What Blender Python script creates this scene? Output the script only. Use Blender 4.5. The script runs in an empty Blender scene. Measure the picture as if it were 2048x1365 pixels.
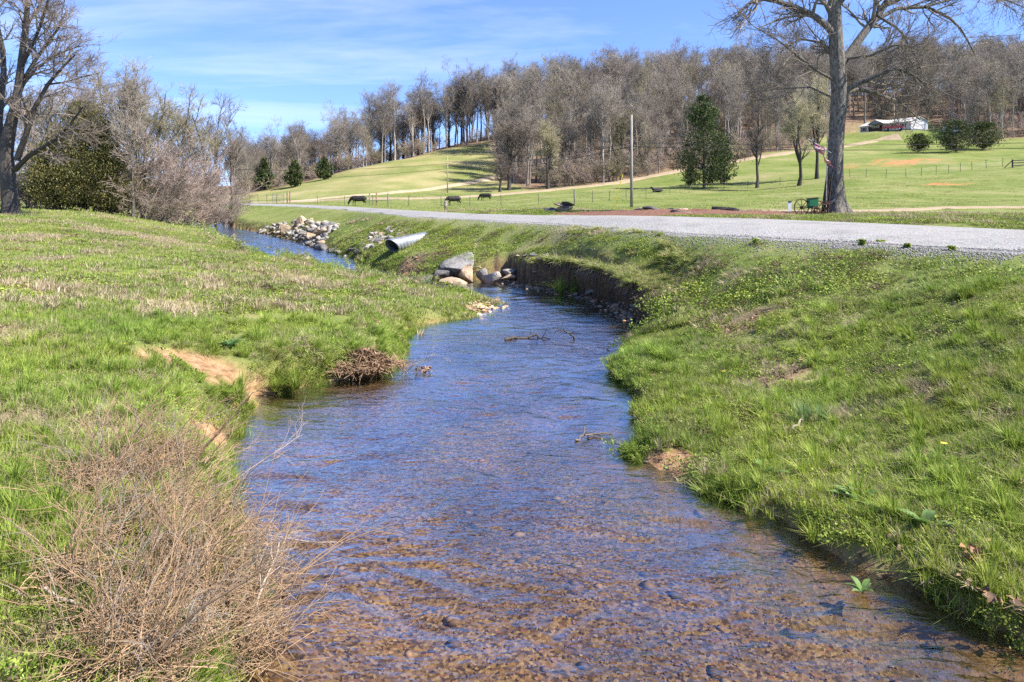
import bpy, math, random
import numpy as np
from mathutils import Vector, Matrix

rng = np.random.default_rng(7)
random.seed(7)
sc = bpy.context.scene
COL = sc.collection

# ------------------------------------------------------------------ camera, sky, sun, exposure
FPX, HOR, CAMZ = 1400.0, 400.0, 2.5          # focal length in px (2048 wide), horizon row, eye height over the water
cam_d = bpy.data.cameras.new('camera'); cam = bpy.data.objects.new('camera', cam_d); COL.objects.link(cam)
cam.location = (0, 0, CAMZ); cam.rotation_euler = (math.radians(90), 0, 0)
cam_d.sensor_width = 36; cam_d.lens = 36 * FPX / 2048; cam_d.shift_y = -(682.5 - HOR) / 2048
cam_d.clip_start = 0.1; cam_d.clip_end = 3000
sc.camera = cam

SUN_AZ, SUN_EL = math.radians(108), math.radians(47)     # azimuth clockwise from +Y (the view direction)
world = bpy.data.worlds.new('World'); sc.world = world; world.use_nodes = True
wn, wl = world.node_tree.nodes, world.node_tree.links
wn.clear()
w_out = wn.new('ShaderNodeOutputWorld'); w_bg = wn.new('ShaderNodeBackground'); w_sky = wn.new('ShaderNodeTexSky')
w_sky.sky_type = 'NISHITA'; w_sky.sun_disc = False
w_sky.sun_elevation = SUN_EL; w_sky.sun_rotation = SUN_AZ
w_sky.altitude = 1800; w_sky.air_density = 1.0; w_sky.dust_density = 0.15; w_sky.ozone_density = 4.5
w_bg.inputs['Strength'].default_value = 0.135
w_tc = wn.new('ShaderNodeTexCoord'); w_sep = wn.new('ShaderNodeSeparateXYZ'); wl.new(w_tc.outputs['Generated'], w_sep.inputs[0])
def wmath(op, a, b=None, clamp=False):
    n = wn.new('ShaderNodeMath'); n.operation = op; n.use_clamp = clamp
    for i, v in enumerate((a, b)):
        if v is None: continue
        if isinstance(v, (int, float)): n.inputs[i].default_value = v
        else: wl.new(v, n.inputs[i])
    return n.outputs[0]
zz = wmath('ADD', wmath('MAXIMUM', w_sep.outputs['Z'], 0.0), 0.08)
cmb = wn.new('ShaderNodeCombineXYZ')
wl.new(wmath('DIVIDE', w_sep.outputs['X'], zz), cmb.inputs[0]); wl.new(wmath('DIVIDE', w_sep.outputs['Y'], zz), cmb.inputs[1])
cmap = wn.new('ShaderNodeMapping'); cmap.inputs['Rotation'].default_value = (0, 0, math.radians(-14)); cmap.inputs['Scale'].default_value = (0.26, 0.75, 1)
cmap.inputs['Location'].default_value = (-1.2, 0.4, 0)
wl.new(cmb.outputs[0], cmap.inputs['Vector'])
cn = wn.new('ShaderNodeTexNoise'); cn.inputs['Scale'].default_value = 1.0; cn.inputs['Detail'].default_value = 9; cn.inputs['Roughness'].default_value = 0.6; cn.inputs['Distortion'].default_value = 0.5
wl.new(cmap.outputs[0], cn.inputs['Vector'])
cr = wn.new('ShaderNodeValToRGB'); cr.color_ramp.elements[0].position = 0.50; cr.color_ramp.elements[1].position = 0.82
wl.new(cn.outputs['Fac'], cr.inputs['Fac'])
w_hsv = wn.new('ShaderNodeHueSaturation'); w_hsv.inputs['Saturation'].default_value = 1.08; w_hsv.inputs['Hue'].default_value = 0.512; w_hsv.inputs['Value'].default_value = 1.0
wl.new(w_sky.outputs[0], w_hsv.inputs['Color'])
w_cv = wn.new('ShaderNodeCombineXYZ'); wl.new(w_sep.outputs['X'], w_cv.inputs[0]); wl.new(w_sep.outputs['Y'], w_cv.inputs[1]); wl.new(wmath('ADD', wmath('MULTIPLY', w_sep.outputs['Z'], 0.9), 0.085), w_cv.inputs[2])
w_nm = wn.new('ShaderNodeVectorMath'); w_nm.operation = 'NORMALIZE'; wl.new(w_cv.outputs[0], w_nm.inputs[0]); wl.new(w_nm.outputs[0], w_sky.inputs['Vector'])
w_mix = wn.new('ShaderNodeMixRGB'); w_mix.inputs[2].default_value = (4.6, 4.8, 5.2, 1)
wl.new(wmath('MULTIPLY', cr.outputs[0], 0.55), w_mix.inputs[0]); wl.new(w_hsv.outputs[0], w_mix.inputs[1])
wl.new(w_mix.outputs[0], w_bg.inputs['Color']); wl.new(w_bg.outputs[0], w_out.inputs['Surface'])

sun_d = bpy.data.lights.new('sun', 'SUN'); sun = bpy.data.objects.new('sun', sun_d); COL.objects.link(sun)
sun_d.energy = 5.0; sun_d.angle = math.radians(0.55); sun_d.color = (1.0, 0.95, 0.87)
sdir = Vector((math.sin(SUN_AZ) * math.cos(SUN_EL), math.cos(SUN_AZ) * math.cos(SUN_EL), math.sin(SUN_EL)))
sun.rotation_euler = (-sdir).to_track_quat('-Z', 'Y').to_euler(); sun.location = sdir * 60
sc.view_settings.view_transform = 'Standard'; sc.view_settings.look = 'None'
sc.view_settings.exposure = 1.2; sc.view_settings.gamma = 1.0; sc.view_settings.use_curve_mapping = False
sc.render.engine = 'CYCLES'
sc.cycles.sample_clamp_direct = 2.5; sc.cycles.sample_clamp_indirect = 4; sc.cycles.max_bounces = 4; sc.cycles.transparent_max_bounces = 8; sc.cycles.diffuse_bounces = 2; sc.cycles.glossy_bounces = 1
sc.cycles.caustics_reflective = False; sc.cycles.caustics_refractive = False
sc.cycles.use_denoising = False

# ------------------------------------------------------------------ helpers
def tag(o, label=None, cat=None, group=None, kind=None):
    if label: o['label'] = label
    if cat: o['category'] = cat
    if group: o['group'] = group
    if kind: o['kind'] = kind
    return o
def link(o, parent=None):
    COL.objects.link(o)
    if parent is not None: o.parent = parent
    return o
def empty(name, loc=(0, 0, 0), rz=0.0, s=1.0):
    o = bpy.data.objects.new(name, None); COL.objects.link(o); o.empty_display_size = 0.2
    o.location = loc; o.rotation_euler = (0, 0, rz); o.scale = (s, s, s) if not hasattr(s, '__len__') else s
    return o
def mesh_np(name, V, F, mat=None, attrs=None, smooth=False):
    """V (n,3); F list of int arrays, each (m,3) or (m,4)"""
    V = np.asarray(V, dtype=np.float32)
    if isinstance(F, np.ndarray): F = [F]
    F = [np.asarray(f, dtype=np.int32) for f in F if len(f)]
    me = bpy.data.meshes.new(name)
    me.vertices.add(len(V)); me.vertices.foreach_set('co', V.ravel())
    if F:
        idx = np.concatenate([f.ravel() for f in F])
        tot = np.concatenate([np.full(len(f), f.shape[1], np.int32) for f in F])
        st = np.concatenate([[0], np.cumsum(tot)[:-1]]).astype(np.int32)
        me.loops.add(len(idx)); me.loops.foreach_set('vertex_index', idx)
        me.polygons.add(len(tot)); me.polygons.foreach_set('loop_start', st); me.polygons.foreach_set('loop_total', tot)
    me.update(calc_edges=True)
    for k, (typ, dat) in (attrs or {}).items():
        a = me.attributes.new(k, typ, 'POINT')
        a.data.foreach_set({'FLOAT': 'value', 'INT': 'value', 'FLOAT_VECTOR': 'vector', 'FLOAT_COLOR': 'color'}[typ], np.asarray(dat, dtype=np.int32 if typ == 'INT' else np.float32).ravel())
    if smooth: me.polygons.foreach_set('use_smooth', np.ones(len(me.polygons), bool))
    if mat is not None: me.materials.append(mat)
    return me
def obj(name, me, parent=None, loc=None, rot=None, s=None):
    o = bpy.data.objects.new(name, me); link(o, parent)
    if loc is not None: o.location = loc
    if rot is not None: o.rotation_euler = rot
    if s is not None: o.scale = (s, s, s) if not hasattr(s, '__len__') else s
    return o
class MB:
    """collects simple shapes into one mesh"""
    def __init__(self): self.V = []; self.F = []
    def add(self, V, F):
        n = len(self.V); self.V += [tuple(v) for v in V]; self.F += [tuple(i + n for i in f) for f in F]; return self
    def box(self, c, s, R=None):
        vs = [Vector((x * s[0] / 2, y * s[1] / 2, z * s[2] / 2)) for x in (-1, 1) for y in (-1, 1) for z in (-1, 1)]
        if R is not None: vs = [R @ v for v in vs]
        c = Vector(c)
        return self.add([v + c for v in vs], [(0, 1, 3, 2), (4, 6, 7, 5), (0, 4, 5, 1), (2, 3, 7, 6), (0, 2, 6, 4), (1, 5, 7, 3)])
    def bar(self, a, b, w, h=None):
        a, b = Vector(a), Vector(b); d = b - a
        return self.box((a + b) / 2, (w, h or w, d.length), d.to_track_quat('Z', 'Y').to_matrix())
    def tube(self, pts, rad, n=8, caps=True):
        pts = [Vector(p) for p in pts]; rad = [rad] * len(pts) if not hasattr(rad, '__len__') else rad
        V, F = [], []
        for i, p in enumerate(pts):
            t = (pts[min(i + 1, len(pts) - 1)] - pts[max(i - 1, 0)]).normalized()
            q = t.to_track_quat('Z', 'Y').to_matrix()
            for k in range(n):
                a = 2 * math.pi * k / n
                V.append(p + q @ Vector((math.cos(a) * rad[i], math.sin(a) * rad[i], 0)))
        for i in range(len(pts) - 1):
            for k in range(n):
                F.append((i * n + k, i * n + (k + 1) % n, (i + 1) * n + (k + 1) % n, (i + 1) * n + k))
        if caps: F.append(tuple(range(n))[::-1]); F.append(tuple((len(pts) - 1) * n + k for k in range(n)))
        return self.add(V, F)
    def mesh(self, name, mat=None, smooth=False):
        me = bpy.data.meshes.new(name); me.from_pydata([tuple(v) for v in self.V], [], self.F); me.update()
        if mat is not None: me.materials.append(mat)
        if smooth: me.polygons.foreach_set('use_smooth', np.ones(len(me.polygons), bool))
        return me
    def build(self, name, mat=None, parent=None, smooth=False, **k): return obj(name, self.mesh(name, mat, smooth), parent, **k)

def P(px, py, d):                                        # a point seen at a pixel of the photograph, d metres ahead
    return Vector(((px - 1024) / FPX * d, d, CAMZ - (py - HOR) / FPX * d))
def G(px, py, z):                                        # the same with its height known
    return P(px, py, (CAMZ - z) * FPX / (py - HOR))

# ------------------------------------------------------------------ materials
def material(name):
    m = bpy.data.materials.new(name); m.use_nodes = True; m.node_tree.nodes.clear()
    return m, m.node_tree.nodes, m.node_tree.links
def ramp(nodes, stops, interp='LINEAR'):
    r = nodes.new('ShaderNodeValToRGB'); e = r.color_ramp.elements; r.color_ramp.interpolation = interp
    while len(e) > 1: e.remove(e[-1])
    e[0].position = stops[0][0]; e[0].color = (*stops[0][1], 1)
    for p, c in stops[1:]:
        x = e.new(p); x.color = (*c, 1)
    return r
def simple(name, c1, c2=None, scale=5.0, rough=0.85, bump=0.0, bscale=None, stretch=None, metallic=0.0, spec=0.3, coords='Object', detail=6, lo=0.3, hi=0.7, ovar=.18):
    m, n, l = material(name)
    o = n.new('ShaderNodeOutputMaterial'); b = n.new('ShaderNodeBsdfPrincipled'); l.new(b.outputs[0], o.inputs[0])
    b.inputs['Roughness'].default_value = rough; b.inputs['Metallic'].default_value = metallic; b.inputs['Specular IOR Level'].default_value = spec
    tc = n.new('ShaderNodeTexCoord'); mp = n.new('ShaderNodeMapping'); l.new(tc.outputs[coords], mp.inputs[0])
    if stretch: mp.inputs['Scale'].default_value = stretch
    nz = n.new('ShaderNodeTexNoise'); nz.inputs['Scale'].default_value = scale; nz.inputs['Detail'].default_value = detail; nz.inputs['Roughness'].default_value = 0.65; l.new(mp.outputs[0], nz.inputs['Vector'])
    r = ramp(n, [(lo, c1), (hi, c2 or c1)]); l.new(nz.outputs['Fac'], r.inputs[0]); 
    oi = n.new('ShaderNodeObjectInfo'); hv = n.new('ShaderNodeHueSaturation'); l.new(r.outputs[0], hv.inputs['Color'])
    mr = n.new('ShaderNodeMapRange'); mr.inputs['To Min'].default_value = 1 - ovar; mr.inputs['To Max'].default_value = 1 + ovar; l.new(oi.outputs['Random'], mr.inputs[0]); l.new(mr.outputs[0], hv.inputs['Value'])
    l.new(hv.outputs[0], b.inputs['Base Color'])
    if bump:
        n2 = n.new('ShaderNodeTexNoise'); n2.inputs['Scale'].default_value = bscale or scale * 3; n2.inputs['Detail'].default_value = 6; l.new(mp.outputs[0], n2.inputs['Vector'])
        bp = n.new('ShaderNodeBump'); bp.inputs['Strength'].default_value = bump; bp.inputs['Distance'].default_value = 0.05; l.new(n2.outputs['Fac'], bp.inputs['Height']); l.new(bp.outputs[0], b.inputs['Normal'])
    return m
def leafy(name, trans=0.35, nscale=0.6, var=0.25, hue=0.03):
    """blades and leaves: per-piece tint from the mesh, slow drift over the ground, light passing through"""
    m, n, l = material(name)
    o = n.new('ShaderNodeOutputMaterial'); at = n.new('ShaderNodeAttribute'); at.attribute_name = 'tint'
    ge = n.new('ShaderNodeNewGeometry'); nz = n.new('ShaderNodeTexNoise'); nz.inputs['Scale'].default_value = nscale; nz.inputs['Detail'].default_value = 4; l.new(ge.outputs['Position'], nz.inputs['Vector'])
    hv = n.new('ShaderNodeHueSaturation'); l.new(at.outputs['Color'], hv.inputs['Color'])
    mr = n.new('ShaderNodeMapRange'); mr.inputs['From Min'].default_value = 0.3; mr.inputs['From Max'].default_value = 0.7; mr.inputs['To Min'].default_value = 1 - var; mr.inputs['To Max'].default_value = 1 + var; l.new(nz.outputs['Fac'], mr.inputs[0]); l.new(mr.outputs[0], hv.inputs['Value'])
    m2 = n.new('ShaderNodeMapRange'); m2.inputs['From Min'].default_value = 0.3; m2.inputs['From Max'].default_value = 0.7; m2.inputs['To Min'].default_value = 0.5 + hue; m2.inputs['To Max'].default_value = 0.5 - hue; l.new(nz.outputs['Color'], m2.inputs[0]); l.new(m2.outputs[0], hv.inputs['Hue'])
    d = n.new('ShaderNodeBsdfPrincipled'); d.inputs['Roughness'].default_value = 0.55; d.inputs['Specular IOR Level'].default_value = 0.25; l.new(hv.outputs[0], d.inputs['Base Color'])
    t = n.new('ShaderNodeBsdfTranslucent'); l.new(hv.outputs[0], t.inputs['Color'])
    mx = n.new('ShaderNodeMixShader'); mx.inputs[0].default_value = trans; l.new(d.outputs[0], mx.inputs[1]); l.new(t.outputs[0], mx.inputs[2]); l.new(mx.outputs[0], o.inputs[0])
    return m
M = {}
M['blade'] = leafy('grass_blade', 0.38, 0.55, 0.2, 0.018)
M['weed'] = leafy('weed_leaf', 0.32, 0.9, 0.25, 0.02)
M['straw'] = leafy('dry_straw', 0.25, 1.2, 0.2, 0.008)
M['needle'] = leafy('cedar_needle', 0.2, 1.0, 0.3, 0.02)
M['deadleaf'] = leafy('dead_leaf', 0.2, 3.0, 0.3, 0.01)
M['bark_grey'] = simple('bark_grey', (0.045, 0.038, 0.031), (0.205, 0.182, 0.153), 3.4, 0.95, 1.0, 8, (5, 5, 1.5), lo=.36, hi=.60, detail=12)
M['bark_dark'] = simple('bark_dark', (0.035, 0.03, 0.025), (0.12, 0.10, 0.085), 5, 0.95, 0.8, 9, (5, 5, 1.0))
M['bark_wood'] = simple('bark_wood', (0.16, 0.14, 0.12), (0.37, 0.325, 0.28), 2, 0.95, 0.0, 6, (3, 3, .6), ovar=.36)
M['twig_wood'] = simple('twig_wood', (0.155, 0.128, 0.10), (0.32, 0.275, 0.225), 0.35, 0.9, ovar=.36)
M['twig_olive'] = simple('twig_olive', (0.20, 0.175, 0.105), (0.38, 0.335, 0.215), 0.35, 0.9, ovar=.36)
M['twig_grey'] = simple('twig_grey', (0.12, 0.10, 0.08), (0.30, 0.25, 0.20), 0.6, 0.9)
M['twig_dark'] = simple('twig_dark', (0.10, 0.08, 0.065), (0.25, 0.20, 0.16), 0.6, 0.9)
M['twig_pink'] = simple('twig_pink', (0.24, 0.18, 0.15), (0.48, 0.38, 0.32), 0.8, 0.9)
M['twig_tan'] = simple('twig_tan', (0.21, 0.13, 0.072), (0.47, 0.32, 0.19), 4.0, 0.9)
M['stick'] = simple('stick_pale', (0.28, 0.22, 0.16), (0.50, 0.42, 0.33), 9, 0.9, 0.4, 30)
M['rock'] = simple('limestone', (0.11, 0.102, 0.09), (0.33, 0.31, 0.28), 2.2, 0.9, 0.9, 7)
M['rock_pale'] = simple('limestone_pale', (0.24, 0.21, 0.175), (0.50, 0.46, 0.40), 2.2, 0.9, 0.9, 7)
M['rock_tan'] = simple('sandstone', (0.26, 0.185, 0.115), (0.50, 0.38, 0.26), 2.0, 0.9, 0.8, 7)
M['rock_dark'] = simple('dark_stone', (0.06, 0.055, 0.055), (0.19, 0.18, 0.17), 3, 0.9, 0.9, 8)
M['pole_wood'] = simple('weathered_pole', (0.22, 0.19, 0.16), (0.42, 0.38, 0.33), 4, 0.9, 0.4, 12, (4, 4, .4))
M['post_wood'] = simple('post_wood', (0.20, 0.16, 0.12), (0.40, 0.34, 0.28), 6, 0.9, 0.4, 14, (5, 5, .6))
M['post_orange'] = simple('cedar_post', (0.36, 0.20, 0.10), (0.52, 0.32, 0.17), 6, 0.9, 0.3, 14, (5, 5, .6))
M['black_board'] = simple('black_board', (0.015, 0.014, 0.013), (0.04, 0.037, 0.034), 5, 0.7)
M['steel'] = simple('galvanised', (0.20, 0.21, 0.22), (0.38, 0.40, 0.42), 7, 0.45, 0.0, None, None, 0.55)
M['tpost'] = simple('steel_post', (0.05, 0.055, 0.05), (0.12, 0.11, 0.10), 7, 0.7)
M['wire'] = simple('wire_grey', (0.16, 0.16, 0.16), (0.26, 0.25, 0.24), 7, 0.5, 0, None, None, 0.4)
M['cable'] = simple('cable_black', (0.02, 0.02, 0.02), (0.03, 0.03, 0.03), 7, 0.6)
M['yellow'] = simple('yellow_plastic', (0.75, 0.58, 0.05), (0.85, 0.68, 0.08), 7, 0.5)
M['rust'] = simple('rusty_iron', (0.025, 0.018, 0.014), (0.13, 0.065, 0.035), 12, 0.8, 0.3)
M['green_paint'] = simple('green_paint', (0.02, 0.13, 0.06), (0.035, 0.20, 0.09), 8, 0.45)
M['white_paint'] = simple('white_paint', (0.70, 0.71, 0.73), (0.82, 0.82, 0.82), 3, 0.6)
M['siding'] = simple('white_siding', (0.72, 0.73, 0.75), (0.80, 0.80, 0.81), 1.0, 0.55)
M['shingle'] = simple('shingle_roof', (0.40, 0.38, 0.355), (0.56, 0.54, 0.51), 3.0, 0.9)
M['dark_wood'] = simple('dark_wood', (0.035, 0.025, 0.02), (0.09, 0.065, 0.05), 4, 0.8)
M['skirt'] = simple('grey_skirting', (0.16, 0.18, 0.22), (0.26, 0.29, 0.34), 3, 0.8)
M['window_dark'] = simple('window_dark', (0.02, 0.025, 0.035), (0.05, 0.06, 0.08), 2, 0.1, spec=0.6)
M['red_paint'] = simple('red_car_paint', (0.42, 0.012, 0.018), (0.55, 0.02, 0.025), 2, 0.3, spec=0.5)
M['tyre'] = simple('tyre_rubber', (0.012, 0.012, 0.012), (0.03, 0.03, 0.03), 9, 0.9)
M['chrome'] = simple('chrome', (0.5, 0.5, 0.5), (0.6, 0.6, 0.6), 4, 0.25, metallic=0.9)
M['cow'] = simple('black_hide', (0.010, 0.009, 0.009), (0.028, 0.024, 0.022), 6, 0.65)
M['mulch'] = simple('mulch', (0.10, 0.045, 0.028), (0.33, 0.17, 0.11), 14, 0.95, 1.0, 40)
M['track'] = simple('sandy_track', (0.29, 0.215, 0.13), (0.43, 0.335, 0.22), 0.8, 0.95, detail=12)

# gravel road: pale crushed stone
m, n, l = material('gravel_road'); M['road'] = m
o_ = n.new('ShaderNodeOutputMaterial'); b = n.new('ShaderNodeBsdfPrincipled'); l.new(b.outputs[0], o_.inputs[0]); b.inputs['Roughness'].default_value = 0.95; b.inputs['Specular IOR Level'].default_value = 0.15
ge = n.new('ShaderNodeNewGeometry')
n1 = n.new('ShaderNodeTexNoise'); n1.inputs['Scale'].default_value = 0.8; n1.inputs['Detail'].default_value = 8; l.new(ge.outputs['Position'], n1.inputs['Vector'])
n2 = n.new('ShaderNodeTexVoronoi'); n2.inputs['Scale'].default_value = 28; l.new(ge.outputs['Position'], n2.inputs['Vector'])
r1 = ramp(n, [(0.3, (0.205, 0.182, 0.147)), (0.5, (0.275, 0.247, 0.204)), (0.72, (0.245, 0.208, 0.158))]); l.new(n1.outputs['Fac'], r1.inputs[0])
mx = n.new('ShaderNodeMixRGB'); mx.blend_type = 'OVERLAY'; mx.inputs[0].default_value = 0.35; l.new(r1.outputs[0], mx.inputs[1]); l.new(n2.outputs['Color'], mx.inputs[2])
bw = n.new('ShaderNodeHueSaturation'); bw.inputs['Saturation'].default_value = 0.35; l.new(mx.outputs[0], bw.inputs['Color']); l.new(bw.outputs[0], b.inputs['Base Color'])
bp = n.new('ShaderNodeBump'); bp.inputs['Strength'].default_value = 0.6; bp.inputs['Distance'].default_value = 0.02; l.new(n2.outputs['Distance'], bp.inputs['Height']); l.new(bp.outputs[0], b.inputs['Normal'])

# the ground: soil and short turf, with dirt, clay, leaf litter, straw and stream gravel where the place has them
m, n, l = material('ground'); M['ground'] = m
o_ = n.new('ShaderNodeOutputMaterial'); b = n.new('ShaderNodeBsdfPrincipled'); l.new(b.outputs[0], o_.inputs[0]); b.inputs['Roughness'].default_value = 0.95; b.inputs['Specular IOR Level'].default_value = 0.1
ge = n.new('ShaderNodeNewGeometry')
def tnoise(scale, detail=6, rough=0.6):
    t = n.new('ShaderNodeTexNoise'); t.inputs['Scale'].default_value = scale; t.inputs['Detail'].default_value = detail; t.inputs['Roughness'].default_value = rough; l.new(ge.outputs['Position'], t.inputs['Vector']); return t
def attr(k):
    a = n.new('ShaderNodeAttribute'); a.attribute_name = k; return a.outputs['Fac']
def mixc(f, a, bb):
    x = n.new('ShaderNodeMixRGB'); l.new(f, x.inputs[0]); l.new(a, x.inputs[1]); l.new(bb, x.inputs[2]); return x.outputs[0]
na, nb, nc, nd = tnoise(0.12, 8), tnoise(1.3, 6), tnoise(9, 6, .7), tnoise(45, 4, .7)
def mathn(op, a, bb, clamp=False):
    x = n.new('ShaderNodeMath'); x.operation = op; x.use_clamp = clamp
    for i, v in enumerate((a, bb)):
        if isinstance(v, (int, float)): x.inputs[i].default_value = v
        else: l.new(v, x.inputs[i])
    return x.outputs[0]
mixn = mathn('ADD', mathn('MULTIPLY', na.outputs['Fac'], 0.5), mathn('ADD', mathn('MULTIPLY', nb.outputs['Fac'], 0.3), mathn('MULTIPLY', nc.outputs['Fac'], 0.2)))
turf = ramp(n, [(0.36, (0.09, 0.122, 0.026)), (0.45, (0.135, 0.172, 0.04)), (0.53, (0.185, 0.205, 0.064)), (0.62, (0.27, 0.235, 0.115))]); l.new(mixn, turf.inputs[0])
soilr = ramp(n, [(0.3, (0.13, 0.075, 0.04)), (0.5, (0.34, 0.20, 0.105)), (0.7, (0.50, 0.33, 0.19))]); l.new(nc.outputs['Fac'], soilr.inputs[0])
clayr = ramp(n, [(0.3, (0.38, 0.13, 0.05)), (0.7, (0.55, 0.25, 0.12))]); l.new(nb.outputs['Fac'], clayr.inputs[0])
litr = ramp(n, [(0.3, (0.12, 0.08, 0.052)), (0.7, (0.28, 0.19, 0.125))]); l.new(nb.outputs['Fac'], litr.inputs[0])
strr = ramp(n, [(0.3, (0.20, 0.20, 0.07)), (0.5, (0.31, 0.27, 0.12)), (0.7, (0.40, 0.33, 0.18))]); l.new(mixn, strr.inputs[0])
vor = n.new('ShaderNodeTexVoronoi'); vor.inputs['Scale'].default_value = 46; l.new(ge.outputs['Position'], vor.inputs['Vector'])
vsep = n.new('ShaderNodeSeparateColor'); l.new(vor.outputs['Color'], vsep.inputs[0])
bedr = ramp(n, [(0.0, (0.07, 0.05, 0.035)), (0.2, (0.18, 0.11, 0.05)), (0.5, (0.33, 0.205, 0.085)), (0.75, (0.45, 0.295, 0.13)), (0.93, (0.58, 0.43, 0.23)), (1.0, (0.40, 0.16, 0.09))]); l.new(vsep.outputs[0], bedr.inputs[0])
nbig = tnoise(0.9, 5)
bedp = ramp(n, [(0.35, (0.45, 0.45, 0.47)), (0.6, (1.0, 1.0, 1.0))]); l.new(nbig.outputs['Fac'], bedp.inputs[0])
bedm = n.new('ShaderNodeMixRGB'); bedm.blend_type = 'MULTIPLY'; bedm.inputs[0].default_value = 1; l.new(bedr.outputs[0], bedm.inputs[1]); l.new(bedp.outputs[0], bedm.inputs[2])
c = mixc(mathn('MULTIPLY', attr('straw'), 1.0, True), turf.outputs[0], strr.outputs[0])
c = mixc(attr('litter'), c, litr.outputs[0])
c = mixc(attr('clay'), c, clayr.outputs[0])
c = mixc(attr('dirt'), c, soilr.outputs[0])
c = mixc(attr('bed'), c, bedm.outputs[0])
shaded_soilr = ramp(n, [(0.3, (0.035, 0.024, 0.016)), (0.7, (0.13, 0.085, 0.055))]); l.new(nc.outputs['Fac'], shaded_soilr.inputs[0]); c = mixc(attr('shaded_soil'), c, shaded_soilr.outputs[0])  # dark bank soil, deepened further to paint in the shade under the overhang
l.new(c, b.inputs['Base Color'])
bp = n.new('ShaderNodeBump'); bp.inputs['Strength'].default_value = 0.7; bp.inputs['Distance'].default_value = 0.04; l.new(mathn('ADD', nc.outputs['Fac'], mathn('MULTIPLY', nd.outputs['Fac'], 0.5)), bp.inputs['Height']); l.new(bp.outputs[0], b.inputs['Normal'])

# water: clear, mirror-like at low angles, ruffled by the current
m, n, l = material('stream_water'); M['water'] = m
o_ = n.new('ShaderNodeOutputMaterial'); tr = n.new('ShaderNodeBsdfTransparent'); tr.inputs[0].default_value = (0.70, 0.66, 0.60, 1)
gl = n.new('ShaderNodeBsdfGlossy'); gl.inputs['Roughness'].default_value = 0.06; gl.inputs['Color'].default_value = (.74, .89, 1, 1)
ge = n.new('ShaderNodeNewGeometry')
def wnoise(scale, stretch, rotz, detail=3, dist=0.6):
    mp = n.new('ShaderNodeMapping'); mp.inputs['Scale'].default_value = stretch; mp.inputs['Rotation'].default_value = (0, 0, rotz); l.new(ge.outputs['Position'], mp.inputs[0])
    t = n.new('ShaderNodeTexNoise'); t.inputs['Scale'].default_value = scale; t.inputs['Detail'].default_value = detail; t.inputs['Distortion'].default_value = dist; l.new(mp.outputs[0], t.inputs['Vector']); return t.outputs['Fac']
def wm(op, a, bb):
    x = n.new('ShaderNodeMath'); x.operation = op
    for i, v in enumerate((a, bb)):
        if isinstance(v, (int, float)): x.inputs[i].default_value = v
        else: l.new(v, x.inputs[i])
    return x.outputs[0]
wa, wb, wc, wd = wnoise(4.5, (1, 2.2, 1), 0.15), wnoise(13, (1, 1.9, 1), -0.25), wnoise(0.55, (1, 1, 1), 0.4, 2), wnoise(30, (1, 1.5, 1), 0.3, 2)
calm = n.new('ShaderNodeMapRange'); calm.inputs['From Min'].default_value = 0.36; calm.inputs['From Max'].default_value = 0.62; calm.inputs['To Min'].default_value = 0.35; calm.inputs['To Max'].default_value = 1.0; l.new(wc, calm.inputs[0])
hgt = wm('MULTIPLY', wm('ADD', wm('MULTIPLY', wa, 1.0), wm('ADD', wm('MULTIPLY', wb, 0.42), wm('MULTIPLY', wd, 0.12))), calm.outputs[0])
bp = n.new('ShaderNodeBump'); bp.inputs['Strength'].default_value = 1.0; bp.inputs['Distance'].default_value = 0.022; l.new(hgt, bp.inputs['Height'])
l.new(bp.outputs[0], gl.inputs['Normal'])
dt = n.new('ShaderNodeVectorMath'); dt.operation = 'DOT_PRODUCT'; l.new(bp.outputs[0], dt.inputs[0]); l.new(ge.outputs['Incoming'], dt.inputs[1])
ab = n.new('ShaderNodeMath'); ab.operation = 'ABSOLUTE'; l.new(dt.outputs['Value'], ab.inputs[0])
rfm = n.new('ShaderNodeMapRange'); rfm.interpolation_type = 'SMOOTHSTEP'; rfm.inputs['From Min'].default_value = 0.62; rfm.inputs['From Max'].default_value = 0.14; rfm.inputs['To Min'].default_value = 0.05; rfm.inputs['To Max'].default_value = 0.92; l.new(ab.outputs[0], rfm.inputs[0]); refl = rfm.outputs[0]
mx = n.new('ShaderNodeMixShader'); l.new(refl, mx.inputs[0]); l.new(tr.outputs[0], mx.inputs[1]); l.new(gl.outputs[0], mx.inputs[2]); l.new(mx.outputs[0], o_.inputs[0])

# ------------------------------------------------------------------ the lie of the land
def hash2(ix, iy, s):
    h = np.sin(ix * 127.1 + iy * 311.7 + s * 74.7) * 43758.5453
    return h - np.floor(h)
def vnoise(x, y, s=0):
    ix, iy = np.floor(x), np.floor(y); fx, fy = x - ix, y - iy
    fx, fy = fx * fx * (3 - 2 * fx), fy * fy * (3 - 2 * fy)
    a, b_, c_, d_ = hash2(ix, iy, s), hash2(ix + 1, iy, s), hash2(ix, iy + 1, s), hash2(ix + 1, iy + 1, s)
    return (a + (b_ - a) * fx + (c_ - a) * fy + (a - b_ - c_ + d_) * fx * fy) * 2 - 1
def fbm(x, y, s=0, o=3):
    t = 0; a = 1; f = 1
    for k in range(o): t = t + a * vnoise(x * f, y * f, s + k); a *= .5; f *= 2.03
    return t
def sstep(a, b_, x):
    t = np.clip((x - a) / (b_ - a), 0, 1); return t * t * (3 - 2 * t)

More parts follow.
